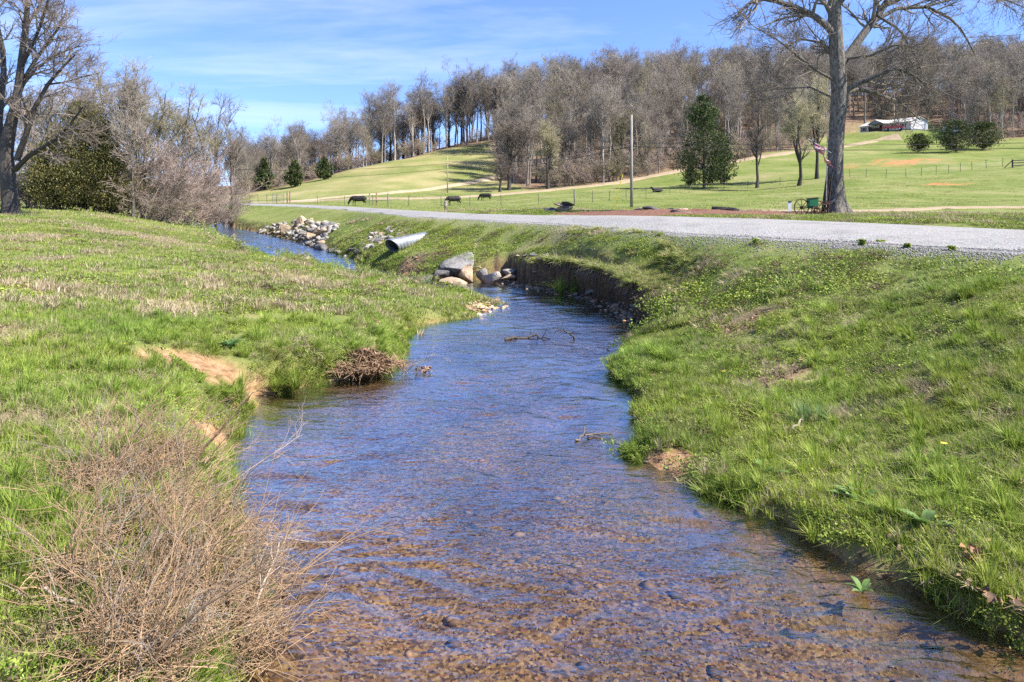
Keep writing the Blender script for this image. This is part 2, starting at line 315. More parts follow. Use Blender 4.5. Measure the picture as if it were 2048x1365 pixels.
# creek edges: pixel, height of the thing seen there, lip height of the bank, width of the bank slope
LEFT = [(480, 1365, 0, .35, .5), (505, 1150, 0, .35, .5), (470, 1000, 0, .32, .5), (440, 910, 0, .3, .5), (480, 868, 0, .3, .6), (512, 792, 0, .35, .35), (600, 778, 0, .42, .3),
        (680, 758, 0, .42, .4), (740, 760, 0, .42, .4), (792, 735, 0, .40, .4), (800, 690, 0, .32, .4), (830, 655, 0, .22, .5), (900, 642, 0, .14, .6), (960, 634, 0, .1, .6), (992, 606, 0, .1, .6),
        (940, 585, .05, .15, .5), (870, 572, .25, .3, .4), (780, 555, .3, .33, .4), (690, 541, .35, .36, .4), (600, 523, .36, .38, .4), (510, 509, .4, .42, .4), (475, 490, .42, .45, .4), (440, 471, .45, .5, .5), (395, 456, .5, .55, .5), (330, 445, .5, .7, .5)]
RIGHT = [(2000, 1268, 0, .14, .18), (1830, 1178, 0, .15, .18), (1640, 1090, 0, .14, .2), (1500, 1020, 0, .12, .25), (1425, 985, 0, .09, .3), (1300, 940, 0, .05, .4), (1215, 905, 0, .04, .4), (1290, 882, 0, .08, .3),
         (1272, 800, 0, .16, .25), (1230, 742, 0, .16, .25), (1262, 692, 0, .2, .3), (1330, 672, 0, .3, .4), (1278, 640, 0, .72, .2), (1232, 610, 0, .8, .15), (1150, 586, 0, .82, .15), (1060, 571, 0, .78, .15),
         (1010, 561, 0, .7, .25), (920, 560, 0, .62, .6), (850, 556, 0, .5, .8), (760, 541, 0, .4, .7), (700, 516, 0, .4, .9), (640, 496, 0, .5, 1.0), (560, 475, 0, .6, 1.4), (510, 464, 0, .6, .8), (470, 455, 0, .7, .4), (425, 438, 0, .9, .3)]
def edge(lst): return [(*tuple(G(p[0], p[1], p[2]))[:2], p[3], p[4]) for p in lst]
LE = [(-1.3, -3, .4, .5), (-1.35, 2.0, .4, .5)] + edge(LEFT)
RE = [(4.6, -3, .2, .3), (3.5, 2.4, .2, .3)] + edge(RIGHT)
CREEK = np.array(LE + [(-70, 130, .9, .5), (-66, 140, .9, .5)] + RE[::-1])
def polysd(x, y, poly, vals=False):
    """signed distance to a polygon (negative inside); optionally the edge values at the nearest point"""
    px, py = poly[:, 0], poly[:, 1]; qx, qy = np.roll(px, -1), np.roll(py, -1)
    best = np.full(x.shape, 1e9); ins = np.zeros(x.shape, bool); v = np.zeros(x.shape + (poly.shape[1] - 2,)) if vals else None
    for i in range(len(px)):
        ex, ey = qx[i] - px[i], qy[i] - py[i]; L2 = ex * ex + ey * ey + 1e-12
        t = np.clip(((x - px[i]) * ex + (y - py[i]) * ey) / L2, 0, 1)
        d2 = (x - px[i] - t * ex) ** 2 + (y - py[i] - t * ey) ** 2
        k = d2 < best; best = np.where(k, d2, best)
        if vals:
            a, c_ = poly[i, 2:], poly[(i + 1) % len(poly), 2:]
            v = np.where(k[..., None], a + (c_ - a) * t[..., None], v)
        cr_ = ((py[i] > y) != (qy[i] > y)) & (x < ex * (y - py[i]) / (ey if abs(ey) > 1e-9 else 1e-9) + px[i]); ins ^= cr_
    s = np.sqrt(best); s = np.where(ins, -s, s)
    return (s, v) if vals else s
NEAR_EDGE = [(16.5, -4, 1.6), (12.4, 4, 1.62), (8.0, 10.9, 1.68)] + [tuple(G(px, py, z)) for px, py, z in ((1680, 485, 1.68), (1320, 466, 1.68), (1100, 448, 1.70), (960, 440.5, 1.72), (830, 434, 1.74), (700, 421, 1.78), (600, 414, 1.82), (490, 410.5, 1.86))] + [(-55, 118, 1.9)]
FAR_EDGE = [(20.5, -1, 1.8), (16, 7, 1.82), (11.1, 15.2, 1.85)] + [tuple(G(px, py, z)) for px, py, z in ((1800, 449, 1.85), (1550, 440, 1.86), (1300, 435.5, 1.86), (1100, 432, 1.86), (950, 428.5, 1.87), (800, 420, 1.88), (700, 414, 1.90), (600, 410, 1.92), (490, 407.2, 1.95))] + [(-62, 122, 2.0)]
ROAD = np.array(list(NEAR_EDGE) + list(FAR_EDGE[::-1]))

CP = []                                                    # control points (X, Y, Z)
def cp(px, py, d): CP.append(tuple(P(px, py, d)))
for e in LE + RE: CP.append((e[0], e[1], e[2]))
def dense(pts):
    out = []
    for a, b_ in zip(pts[:-1], pts[1:]):
        L = math.dist(a[:2], b_[:2]); k = max(1, int(L / max(1.6, .07 * max(a[1], 5))))
        out += [tuple(a[j] + (b_[j] - a[j]) * i / k for j in range(3)) for i in range(k)]
    return out + [pts[-1]]
for p in dense(NEAR_EDGE) + dense(FAR_EDGE): CP.append(p)
for a in [(0, 1365, 3.0), (200, 1365, 3.05), (0, 900, 5.5), (250, 900, 5.9), (0, 650, 9), (0, 550, 14), (0, 480, 22), (0, 440, 28), (0, 418, 33), (-300, 600, 10), (-300, 440, 25), (-300, 415, 35), (200, 426, 35.5), (290, 437, 41), (390, 448, 50),
          (300, 690, 8.8), (400, 600, 12.5), (500, 520, 20), (440, 478, 34), (150, 500, 19), (650, 600, 14), (620, 545, 18.5), (280, 470, 28),
          (2048, 1000, 5), (2048, 800, 6.35), (2048, 700, 7.3), (2048, 600, 8.7), (2048, 526, 10.1), (1700, 502, 12.6), (1700, 560, 11.6), (1700, 620, 10.5), (1700, 700, 9.1), (1700, 800, 7.7), (1700, 1000, 5.45), (1450, 482, 15.2), (1400, 520, 15.2),
          (1400, 600, 13.4), (1500, 700, 9.9), (1400, 800, 8.2), (1500, 900, 6.6), (1330, 560, 15.8), (1250, 500, 17.9), (1250, 525, 17.2), (1100, 484, 22.1), (1100, 505, 21.4), (1000, 490, 23.2), (900, 470, 26), (800, 455, 31), (2500, 700, 7.2), (2500, 560, 8.0),
          (700, 440, 42), (600, 428, 58), (520, 430, 66), (480, 420, 80),
          (1675, 430, 30), (1900, 440, 21), (2048, 430, 26), (2300, 430, 25), (1400, 422, 40), (1120, 420, 40), (1900, 413, 48), (2048, 410, 55), (2300, 405, 60), (1500, 410, 55), (1263, 415, 64), (1000, 415, 62), (890, 420, 45),
          (905, 413, 94), (715, 413, 94), (970, 403, 105), (600, 406, 110), (1100, 400, 95), (1300, 388, 104), (1900, 395, 75), (1700, 385, 85), (1700, 358, 108), (1900, 356, 105), (2048, 340, 108), (2300, 330, 108), (1500, 378, 112), (1600, 373, 106), (1420, 378, 113),
          (1000, 389, 124), (1100, 383, 127), (1260, 362, 140), (1390, 337, 152), (1560, 308, 172), (1640, 300, 180), (1750, 283, 195), (1790, 271, 205), (1850, 270, 210), (1750, 325, 140), (1900, 303, 160), (2048, 300, 165), (2048, 265, 200), (2300, 265, 200), (1900, 270, 205),
          (700, 394, 118), (860, 379, 134), (1000, 352, 158), (895, 386, 125), (500, 400, 125), (490, 389, 150), (600, 366, 162), (700, 341, 178), (800, 319, 192), (900, 297, 202), (1000, 280, 208), (1000, 340, 170),
          (1100, 340, 160), (1200, 300, 190), (1400, 280, 200), (1600, 265, 220), (1020, 255, 225), (950, 283, 225), (850, 305, 225), (1100, 262, 235), (1200, 215, 275), (1300, 203, 280), (1450, 196, 285), (1600, 190, 290), (1800, 180, 300), (2048, 165, 300), (2300, 155, 300),
          (750, 335, 240), (600, 372, 230), (480, 385, 220), (300, 400, 90), (0, 404, 70), (-300, 404, 70), (300, 396, 200), (-300, 396, 200), (800, 340, 400), (300, 385, 400), (1100, 270, 400), (1500, 250, 420), (2048, 230, 430), (-300, 390, 500), (800, 360, 800), (1800, 310, 800), (2400, 300, 800), (-400, 395, 900)]:
    cp(*a)
CP = np.array(CP)
KU = 2.0
def warp(x, y):
    d = np.maximum(y, 0.8); u = np.clip(x / d, -1.5, 1.5); return np.stack([u * KU, np.log(d)], -1)
_C = warp(CP[:, 0], CP[:, 1])
_D = np.linalg.norm(_C[:, None] - _C[None], axis=-1)
_n = len(_C)
_A = np.zeros((_n + 3, _n + 3)); _A[:_n, :_n] = -_D + np.eye(_n) * 0.006; _A[:_n, _n] = 1; _A[:_n, _n + 1:] = _C; _A[_n, :_n] = 1; _A[_n + 1:, :_n] = _C.T
_W = np.linalg.solve(_A, np.concatenate([CP[:, 2], np.zeros(3)]))
def base_z(x, y):
    q = warp(x, y); sh = q.shape[:-1]; q = q.reshape(-1, 2); out = np.empty(len(q))
    for i in range(0, len(q), 20000):
        s = q[i:i + 20000]; out[i:i + 20000] = -np.linalg.norm(s[:, None] - _C[None], axis=-1) @ _W[:_n] + _W[_n] + s @ _W[_n + 1:]
    return out.reshape(sh)
PADS = []             # levelled ground: x, y, z, radius
SCARS = []            # eroded bare hollows: x, y, rx, ry, depth
def scar_mask(x, y):
    t = np.zeros(x.shape); dep = np.zeros(x.shape)
    for sx, sy, rx, ry, dz in SCARS:
        q = np.sqrt(((x - sx) / rx) ** 2 + ((y - sy) / ry) ** 2) + .28 * fbm(x * 3.1, y * 3.1, 5)
        k = 1 - sstep(.72, 1.0, q); t = np.maximum(t, k); dep = np.maximum(dep, k * dz)
    return t, dep
def Hfull(x, y):
    x = np.asarray(x, float); y = np.asarray(y, float)
    z = base_z(x, y); sd, v = polysd(x, y, CREEK, True); rd, rz_ = polysd(x, y, ROAD, True)
    d = np.hypot(x, y)
    rm = sstep(0.0, 3.0, rd)
    z = z + rm * (0.030 * fbm(x * 1.7, y * 1.7, 1) * sstep(60, 10, d) + 0.03 * fbm(x * .55, y * .55, 3) + np.clip((d - 60) * .004, 0, .6) * fbm(x * .06, y * .06, 9, 2))
    rz_ = rz_[..., 0] - .02 - .16 * sstep(0, 1.2, rd); z = np.where(rd < 1.6, rz_ + (z - rz_) * np.where(rd > 0, sstep(.0, 1.7, rd), 1.0 - sstep(-1.2, 0, rd)), z)
    for qx, qy, qz, qr in PADS:
        k = 1 - sstep(qr * .62, qr, np.hypot(x - qx, y - qy)); z = z + (qz - z) * k
    mk, dep = scar_mask(x, y); z = z - dep
    sdj = sd + 0.10 * fbm(x * 1.9, y * 1.9, 11) * sstep(2, .5, np.abs(sd)) + .035 * fbm(x * 7, y * 7, 13) * sstep(40, 12, d)
    t = np.clip(sdj / np.maximum(v[..., 1], .05), 0, 1)
    z = np.where(sdj > 0, -0.05 + (np.maximum(z, .06) + .05) * (t * (2 - t)), z)
    bed = -0.05 - 0.16 * sstep(0, 1.1, -sdj) + 0.03 * fbm(x * 1.1, y * 1.1, 21)
    z = np.where(sdj <= 0, np.minimum(bed, -.02), z)
    return z, sdj, rd, mk
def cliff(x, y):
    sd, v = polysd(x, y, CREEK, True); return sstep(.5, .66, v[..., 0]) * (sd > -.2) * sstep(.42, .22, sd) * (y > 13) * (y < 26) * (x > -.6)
def Hz(x, y):
    return float(Hfull(np.array([x]), np.array([y]))[0][0])
def hit(px, py, dmin=2.5, dmax=700):
    """where the line of sight through a pixel of the photograph meets the ground"""
    d = np.exp(np.linspace(math.log(dmin), math.log(dmax), 900)); x = (px - 1024) / FPX * d; zr = CAMZ - (py - HOR) / FPX * d
    f = zr - Hfull(x, d)[0]; k = np.where((f[:-1] > 0) & (f[1:] <= 0))[0]
    if not len(k): k = [int(np.argmin(np.abs(f)))]; i = k[0]; return Vector((x[i], d[i], zr[i] - f[i]))
    i = k[0]; t = f[i] / (f[i] - f[i + 1]); dd = d[i] + t * (d[i + 1] - d[i]); xx = (px - 1024) / FPX * dd
    return Vector((xx, dd, Hz(xx, dd)))
for px, py, z, rx, ry, dz in ((400, 735, .42, .78, .62, .10), (492, 762, .25, .42, .45, .06), (430, 855, .18, .25, .5, .08), (1310, 925, .05, .62, .28, .0)):
    g = G(px, py, z); SCARS.append((g.x, g.y, rx, ry, dz))

_h = hit(1786, 268.5, 150); PADS.append((_h.x, _h.y, _h.z, 20.0))
# outline of the woods as distances ahead, by column of the photograph
_WPX = np.array([300, 480, 560, 700, 800, 900, 985, 1000, 1060, 1200, 1300, 1400, 1500, 1600, 1700, 1850, 1900, 1950, 2048, 2400])
_WF = np.array([150, 150, 162, 179, 192, 203, 209, 150, 131, 137, 146, 156, 167, 184, 222, 228, 205, 182, 190, 195.])
_WB = np.array([215, 215, 215, 215, 222, 224, 225, 240, 262, 285, 292, 296, 300, 305, 312, 316, 316, 316, 316, 320.])
def woods(x, y):
    px = 1024 + x / np.maximum(y, 1) * FPX; return sstep(-6, 5, y - np.interp(px, _WPX, _WF)) * (px > 380)

BLOBS = {'clay': [], 'straw': [], 'litter': []}
for px, py, rx, ry in ((1700, 335, 4.5, 4), (1790, 325, 12, 6), (1900, 368, 4, 3)): g = hit(px, py, 60); BLOBS['clay'].append((g.x, g.y, rx, ry))
for px, py, rx, ry in ((60, 580, 2.2, 1.1), (230, 600, 1.3, .7), (330, 610, 1.6, .6), (450, 570, 1.2, .8), (100, 480, 3, 1.5), (560, 555, 1.6, 1.2), (760, 570, 1.6, 1.0), (250, 470, 3, 1.5), (20, 660, .6, .4), (180, 840, .8, .5), (60, 1250, 1.0, .6), (1560, 760, .8, .4), (1770, 815, .8, .4), (1840, 890, .6, .35), (1640, 840, .5, .4), (1120, 470, 1.5, 1.0)): g = hit(px, py); BLOBS['straw'].append((g.x, g.y, rx, ry))
for px, py, rx, ry in ((1480, 650, .9, .6), (1560, 750, .5, .25), (1700, 830, .4, .25), (1330, 925, .7, .3), (815, 530, 1.6, .8), (1040, 355, 9, 7)): g = hit(px, py); BLOBS['litter'].append((g.x, g.y, rx, ry))
def blob(kind, x, y):
    t = np.zeros(x.shape)
    for bx_, by_, rx, ry in BLOBS[kind]:
        q = np.sqrt(((x - bx_) / rx) ** 2 + ((y - by_) / ry) ** 2) + .35 * fbm(x * 1.2 / math.sqrt(rx), y * 1.2 / math.sqrt(rx), 31)
        t = np.maximum(t, 1 - sstep(.5, 1.1, q))
    return t

# ------------------------------------------------------------------ ground sheet
RN, AN = 430, 470
rr = np.concatenate([np.exp(np.linspace(math.log(1.6), math.log(340), RN)), np.exp(np.linspace(math.log(350), math.log(2200), 24))])
aa = np.radians(np.linspace(-57, 57, AN))
gx = rr[:, None] * np.sin(aa)[None]; gy = rr[:, None] * np.cos(aa)[None]
gz, gsd, grd, gmk = Hfull(gx, gy)
gV = np.stack([gx, gy, gz], -1).reshape(-1, 3)
def gridf(nr, na_):
    i = np.arange(nr - 1)[:, None] * na_ + np.arange(na_ - 1)[None]; i = i.ravel()
    return np.stack([i, i + 1, i + na_ + 1, i + na_], -1)
gd = np.hypot(gx, gy)
bank = sstep(.35, .0, gsd) * (gsd > -0.3)
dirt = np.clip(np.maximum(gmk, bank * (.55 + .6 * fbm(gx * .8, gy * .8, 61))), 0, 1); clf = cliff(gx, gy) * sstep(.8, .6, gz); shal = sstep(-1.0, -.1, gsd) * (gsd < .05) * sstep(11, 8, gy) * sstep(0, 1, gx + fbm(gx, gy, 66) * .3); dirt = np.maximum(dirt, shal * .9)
px_ = 1024 + gx / np.maximum(gy, 1) * FPX
straw_far = sstep(118, 140, gd) * sstep(1250, 950, px_) * sstep(230, 215, gd) * np.clip(.5 + .5 * fbm(gx * .12, gy * .12, 95), .15, .9)
straw = np.clip(np.maximum(blob('straw', gx, gy) * .9, straw_far), 0, 1)
litter = np.clip(np.maximum(np.maximum(blob('litter', gx, gy) * .8, clf), woods(gx, gy)), 0, 1)
me = mesh_np('ground', gV, gridf(len(rr), AN), M['ground'], {'dirt': ('FLOAT', dirt), 'clay': ('FLOAT', blob('clay', gx, gy) * np.clip(.45 + .7 * fbm(gx * .35, gy * .9, 88), 0, .85)), 'litter': ('FLOAT', litter), 'straw': ('FLOAT', straw), 'bed': ('FLOAT', sstep(.12, -.05, gsd) * (1 - .75 * shal)), 'shaded_soil': ('FLOAT', clf)}, smooth=True)  # last mask: cliff face, soil colour with painted shade
tag(obj('ground', me), 'grassy valley floor, creek banks and rising pasture', 'ground', kind='structure')

# turf lip overhanging the eroded bank
_E = np.array(RE)[14:18]; _t = np.linspace(0, len(_E) - 1, 90); _p = np.stack([np.interp(_t, np.arange(len(_E)), _E[:, 0]), np.interp(_t, np.arange(len(_E)), _E[:, 1])], -1); _tn = unit2 = np.gradient(_p, axis=0); _tn = _tn / np.linalg.norm(_tn, axis=1)[:, None]; _nn = np.stack([_tn[:, 1], -_tn[:, 0]], -1)
if polysd(_p[45:46, 0] - _nn[45:46, 0], _p[45:46, 1] - _nn[45:46, 1], CREEK)[0] > 0: _nn = -_nn
LIP = []
_out = -.10 + .14 * fbm(_t * 3.0, _t * 0, 91) + .05 * fbm(_t * 11, _t * 0, 92)
_fade = np.minimum(1, np.minimum(np.arange(90), 89 - np.arange(90)) / 12)
for k, (o_, dz) in enumerate(((1.3, -.02), (.75, .04), (.25, .05), (0, .03), (0, -.10), (.12, -.14), (.6, -.3))):
    q = _p + _nn * ((_out if k in (2, 3, 4, 5) else 0) + o_ + (1 - _fade) * .35)[:, None]; zt = np.clip(base_z(*( _p + _nn * .5).T), .4, .78) - .1 * (1 - _fade); zz_ = zt + dz + .03 * fbm(_t * 5, _t * 0 + k, 93); hh_ = Hfull(q[:, 0], q[:, 1])[0]; zz_ = hh_ - .01 if k == 0 else np.maximum(zz_, .6 * hh_ + .4 * zt + .03) if k == 1 else zz_; LIP.append(np.concatenate([q, zz_[:, None]], 1))
LIP = np.stack(LIP, 1); lipme = mesh_np('bank_turf', LIP.reshape(-1, 3), gridf(90, 7), M['ground'], {'dirt': ('FLOAT', np.tile([0, 0, 0, .5, .8, .8, .8], 90)), 'shaded_soil': ('FLOAT', np.tile([0, 0, 0, .5, 1, 1, 1], 90))}, smooth=True)
tag(obj('bank_turf', lipme), 'ragged turf overhanging the eroded right bank', 'bank', kind='structure')

# water surface
w_r, w_a = np.exp(np.linspace(math.log(2.2), math.log(135), 760)), np.radians(np.linspace(-47, 50, 540))
wx, wy = w_r[:, None] * np.sin(w_a)[None], w_r[:, None] * np.cos(w_a)[None]
wsd = polysd(wx, wy, CREEK); wd_ = np.hypot(wx, wy)
def ripples(x, y):
    cx, cy = x + .25 * fbm(x * .9, y * .9, 101, 2), y + .25 * fbm(x * .9, y * .9, 103, 2)
    lively = .42 + .58 * sstep(-.25, .35, fbm(x * .45 + 3, y * .45, 105, 2)) + .5 * sstep(1.5, -.8, x) * sstep(8, 5, y)
    def turned(a, sx, sy, s): c_, s_ = math.cos(a), math.sin(a); return vnoise((cx * c_ - cy * s_) * sx + 40, (cx * s_ + cy * c_) * sy + 40, s)
    return (.0085 * turned(.32, 2.3, 4.9, 107) + .0065 * turned(-.27, 3.1, 6.1, 108) + .0062 * turned(.12, 5.0, 9.5, 109) + .0042 * turned(-.5, 7.5, 12.5, 110) + .0030 * turned(.22, 11, 19, 111)) * lively
wz = ripples(wx, wy) * sstep(-.02, -.35, wsd) * sstep(90, 30, wd_) * (1 + .03 * np.minimum(wd_, 30))
wf = gridf(len(w_r), len(w_a)); wf = wf[(wsd.ravel()[wf] < 0.45).any(1)]
used = np.unique(wf); remap = -np.ones(wx.size, int); remap[used] = np.arange(len(used))
wv = np.stack([wx, wy, wz], -1).reshape(-1, 3)[used]
tag(obj('creek_water', mesh_np('creek_water', wv, remap[wf], M['water'], smooth=True)), 'clear shallow creek winding between grassy banks', 'creek', kind='structure')

# roads and tracks: sheets laid on the ground
def strip(name, left, right, mat, lift, label, cat, step=0.6, cross=9):
    def res(pts):
        pts = np.array([p[:2] for p in pts]); s = np.concatenate([[0], np.cumsum(np.linalg.norm(np.diff(pts, axis=0), axis=1))]); return pts, s / s[-1], s[-1]
    L, ls, ln = res(left); R, rs, rn = res(right); N = max(8, int(max(ln, rn) / step)); t = np.linspace(0, 1, N)
    # denser towards the near end
    lp = np.stack([np.interp(t, ls, L[:, 0]), np.interp(t, ls, L[:, 1])], -1); rp = np.stack([np.interp(t, rs, R[:, 0]), np.interp(t, rs, R[:, 1])], -1)
    w = np.linspace(0, 1, cross); V = lp[:, None] * (1 - w)[None, :, None] + rp[:, None] * w[None, :, None]
    V[:, 0] += .18 * np.stack([fbm(t * N * .35, t * 0, 3), fbm(t * N * .35, t * 0 + 9, 4)], -1); V[:, -1] += .18 * np.stack([fbm(t * N * .35, t * 0, 5), fbm(t * N * .35, t * 0 + 9, 6)], -1)
    z = Hfull(V[..., 0], V[..., 1])[0] + lift * (1 - np.abs(w * 2 - 1)[None] ** 4) + .012
    def skirt(a, b_): d_ = V[:, a] - V[:, b_]; return V[:, a] + d_ / np.linalg.norm(d_, axis=1)[:, None] * .22
    V = np.concatenate([skirt(0, 1)[:, None], V, skirt(-1, -2)[:, None]], 1); z = np.concatenate([z[:, :1] - .16, z, z[:, -1:] - .16], 1); cross += 2
    me = mesh_np(name, np.concatenate([V, z[..., None]], -1).reshape(-1, 3), gridf(N, cross), mat, smooth=True)
    return tag(obj(name, me), label, cat, kind='structure')
strip('gravel_road', NEAR_EDGE, FAR_EDGE, M['road'], .035, 'pale gravel lane curving away past the creek', 'road', .5, 13)
def track(name, pts, w, label, lift=.12):
    c_ = np.array([tuple(p)[:2] for p in pts]); tn = np.gradient(c_, axis=0); tn /= np.linalg.norm(tn, axis=1)[:, None]; nn = np.stack([-tn[:, 1], tn[:, 0]], -1)
    strip(name, c_ + nn * w / 2, c_ - nn * w / 2, M['track'], lift, label, 'track', 1.0, 7)
track('farm_track', [hit(x, y, 70) for x, y in ((500, 405.5), (640, 402.5), (820, 398), (1000, 389.5), (1100, 381), (1180, 373), (1260, 361), (1330, 348), (1390, 337), (1470, 323), (1560, 309), (1640, 300), (1700, 291), (1750, 283), (1800, 274))], 3.2, 'sandy farm track climbing along the wood edge to the white house')
track('farm_track', [hit(x, y, 70) for x, y in ((560, 404), (660, 396), (760, 388.5), (860, 379), (930, 368), (1000, 353))], 2.6, 'sandy track branching up the left pasture into the trees')
track('farm_track', [hit(x, y, 24) for x, y in ((1080, 424.5), (1250, 424.5), (1420, 424), (1560, 423), (1700, 421.5), (1850, 418.5), (2048, 414.5))] + [Vector((60, 60, 0))], 2.4, 'sandy track crossing behind the big tree', .05)

# ------------------------------------------------------------------ ground cover (stuff): patches of real blades and leaves set out over the ground
def rotz(v, a):
    c_, s_ = np.cos(a), np.sin(a); return np.stack([v[..., 0] * c_ - v[..., 1] * s_, v[..., 0] * s_ + v[..., 1] * c_, v[..., 2]], -1)
def cols(n_, pal, jit=.18):
    pal = np.array(pal); c_ = pal[rng.integers(0, len(pal), n_)] * (1 + jit * rng.uniform(-1, 1, (n_, 1))); return np.concatenate([c_, np.ones((n_, 1))], 1)
GREENS = [(.22, .31, .04), (.28, .37, .055), (.34, .42, .085), (.155, .235, .03), (.41, .44, .12), (.23, .33, .045)]
STRAWS = [(.42, .34, .20), (.50, .42, .28), (.34, .26, .15), (.46, .37, .24)]
def blades(n_, rad, h, w, pal, seg=3, lean=.5, tuft=0, hv=.45):
    """one patch of grass blades"""
    if tuft:
        cen = rng.normal(0, rad * .55, (tuft, 2)); k = rng.integers(0, tuft, n_); b0 = cen[k] + rng.normal(0, rad * .07, (n_, 2)); az = np.arctan2(b0[:, 1] - cen[k][:, 1], b0[:, 0] - cen[k][:, 0]) + rng.normal(0, .7, n_)
        hh = h * rng.uniform(.6, 1.15, tuft)[k] * rng.uniform(1 - hv, 1, n_)
    else:
        r = rad * np.sqrt(rng.uniform(0, 1, n_)); t = rng.uniform(0, 6.283, n_); b0 = np.stack([r * np.cos(t), r * np.sin(t)], -1); az = rng.uniform(0, 6.283, n_); hh = h * rng.uniform(1 - hv, 1.1, n_)
    le = np.abs(rng.normal(0, lean, n_)); dx, dy = np.cos(az), np.sin(az); sx, sy = -dy, dx
    ww = w * rng.uniform(.6, 1.2, n_)
    def pt(t, side, wk):
        out = hh * (le * t * t); up = hh * (t - .32 * np.minimum(le, 1.2) * t * t)
        return np.stack([b0[:, 0] + dx * out + sx * side * ww * wk, b0[:, 1] + dy * out + sy * side * ww * wk, up - .012], -1)
    col = cols(n_, pal)
    if seg == 1:
        V = np.stack([pt(0, -.5, 1), pt(0, .5, 1), pt(1., 0, 0)], 1); F = np.arange(n_)[:, None] * 3 + np.array([[0, 1, 2]]); nv = 3
    else:
        V = np.stack([pt(0, -.5, .8), pt(0, .5, .8), pt(.5, -.5, 1), pt(.5, .5, 1), pt(1., 0, 0)], 1); nv = 5
        F = (np.arange(n_)[:, None, None] * 5 + np.array([[0, 1, 3], [0, 3, 2], [2, 3, 4]])[None]).reshape(-1, 3)
    return V.reshape(-1, 3), F, np.repeat(col, nv, 0)
def leaves(n_, rad, size, zmax, pal, tilt=.7, lumps=0, asp=.55, fold=.0):
    """one patch of small rhombic leaves"""
    if lumps:
        cen = rng.normal(0, rad * .5, (lumps, 2)); k = rng.integers(0, lumps, n_); p = cen[k] + rng.normal(0, rad * .14, (n_, 2)); zt = zmax * rng.uniform(.5, 1, lumps)[k] * rng.uniform(.1, 1, n_)
    else:
        r = rad * np.sqrt(rng.uniform(0, 1, n_)); t = rng.uniform(0, 6.283, n_); p = np.stack([r * np.cos(t), r * np.sin(t)], -1); zt = zmax * rng.uniform(0, 1, n_)
    s = size * rng.uniform(.5, 1.3, n_)[:, None]
    nrm = rng.normal(0, tilt, (n_, 3)); nrm[:, 2] = 1; nrm /= np.linalg.norm(nrm, axis=1)[:, None]
    a = rng.normal(0, 1, (n_, 3)); a -= nrm * (a * nrm).sum(1)[:, None]; a /= np.linalg.norm(a, axis=1)[:, None]; bb = np.cross(nrm, a)
    c0 = np.concatenate([p, zt[:, None]], 1)
    V = np.stack([c0 - a * s * .5, c0 + bb * s * asp * .5 + nrm * s * fold, c0 + a * s * .5, c0 - bb * s * asp * .5 + nrm * s * fold], 1)
    F = (np.arange(n_)[:, None, None] * 4 + np.array([[0, 1, 2], [0, 2, 3]])[None]).reshape(-1, 3)
    return V.reshape(-1, 3), F, np.repeat(cols(n_, pal, .25), 4, 0)
def joinp(*ps):
    V, F, C_ = [], [], []; k = 0
    for v, f, c_ in ps: V.append(v); F.append(f + k); C_.append(c_); k += len(v)
    return np.concatenate(V), np.concatenate(F), np.concatenate(C_)
def proto(name, p, mat):
    me = mesh_np(name, p[0], p[1], mat, {'tint': ('FLOAT_COLOR', p[2])}); return bpy.data.objects.new(name, me)     # shape source for the scatter only
def scatter(name, protos, pts, rots, scl, idx, label, cat):
    me = mesh_np(name, pts, [], None, {'rot': ('FLOAT_VECTOR', rots), 'scl': ('FLOAT', scl), 'pick': ('INT', idx)})
    o = obj(name, me)
    ng = bpy.data.node_groups.new(name, 'GeometryNodeTree'); N, L = ng.nodes, ng.links
    ng.interface.new_socket('Geometry', in_out='INPUT', socket_type='NodeSocketGeometry'); ng.interface.new_socket('Geometry', in_out='OUTPUT', socket_type='NodeSocketGeometry')
    gi, go, jn = N.new('NodeGroupInput'), N.new('NodeGroupOutput'), N.new('GeometryNodeJoinGeometry')
    def named(k, t):
        a = N.new('GeometryNodeInputNamedAttribute'); a.data_type = t; a.inputs['Name'].default_value = k; return a.outputs[0]
    ar, asx, ai = named('rot', 'FLOAT_VECTOR'), named('scl', 'FLOAT'), named('pick', 'INT')
    for k, p in enumerate(protos):
        oi = N.new('GeometryNodeObjectInfo'); oi.inputs['Object'].default_value = p; oi.inputs['As Instance'].default_value = False
        cmpn = N.new('FunctionNodeCompare'); cmpn.data_type = 'INT'; cmpn.operation = 'EQUAL'; L.new(ai, cmpn.inputs[2]); cmpn.inputs[3].default_value = k
        ip = N.new('GeometryNodeInstanceOnPoints'); L.new(gi.outputs[0], ip.inputs['Points']); L.new(cmpn.outputs[0], ip.inputs['Selection']); L.new(oi.outputs['Geometry'], ip.inputs['Instance'])
        L.new(ar, ip.inputs['Rotation']); L.new(asx, ip.inputs['Scale']); L.new(ip.outputs[0], jn.inputs[0])
    L.new(jn.outputs[0], go.inputs[0])
    md = o.modifiers.new('scatter', 'NODES'); md.node_group = ng
    return tag(o, label, cat, kind='stuff')
def field(n_, d0, d1, amax=44):
    """random ground points between two distances with slope, masks"""
    a = np.radians(rng.uniform(-amax, amax, n_)); d = np.sqrt(rng.uniform(d0 * d0, d1 * d1, n_)); x, y = d * np.sin(a), d * np.cos(a)
    z, sd, rd, mk = Hfull(x, y); e = np.maximum(.2, d * .025)
    zx, zy = Hfull(x + e, y)[0], Hfull(x, y + e)[0]
    sx, sy = np.clip((zx - z) / e, -1.2, 1.2), np.clip((zy - z) / e, -1.2, 1.2)
    rot = np.stack([np.arctan(sy), -np.arctan(sx), np.zeros(n_)], -1)
    return dict(x=x, y=y, z=z, sd=sd, rd=rd, mk=mk, rot=rot, d=d, n=n_, slope=np.hypot(sx, sy))
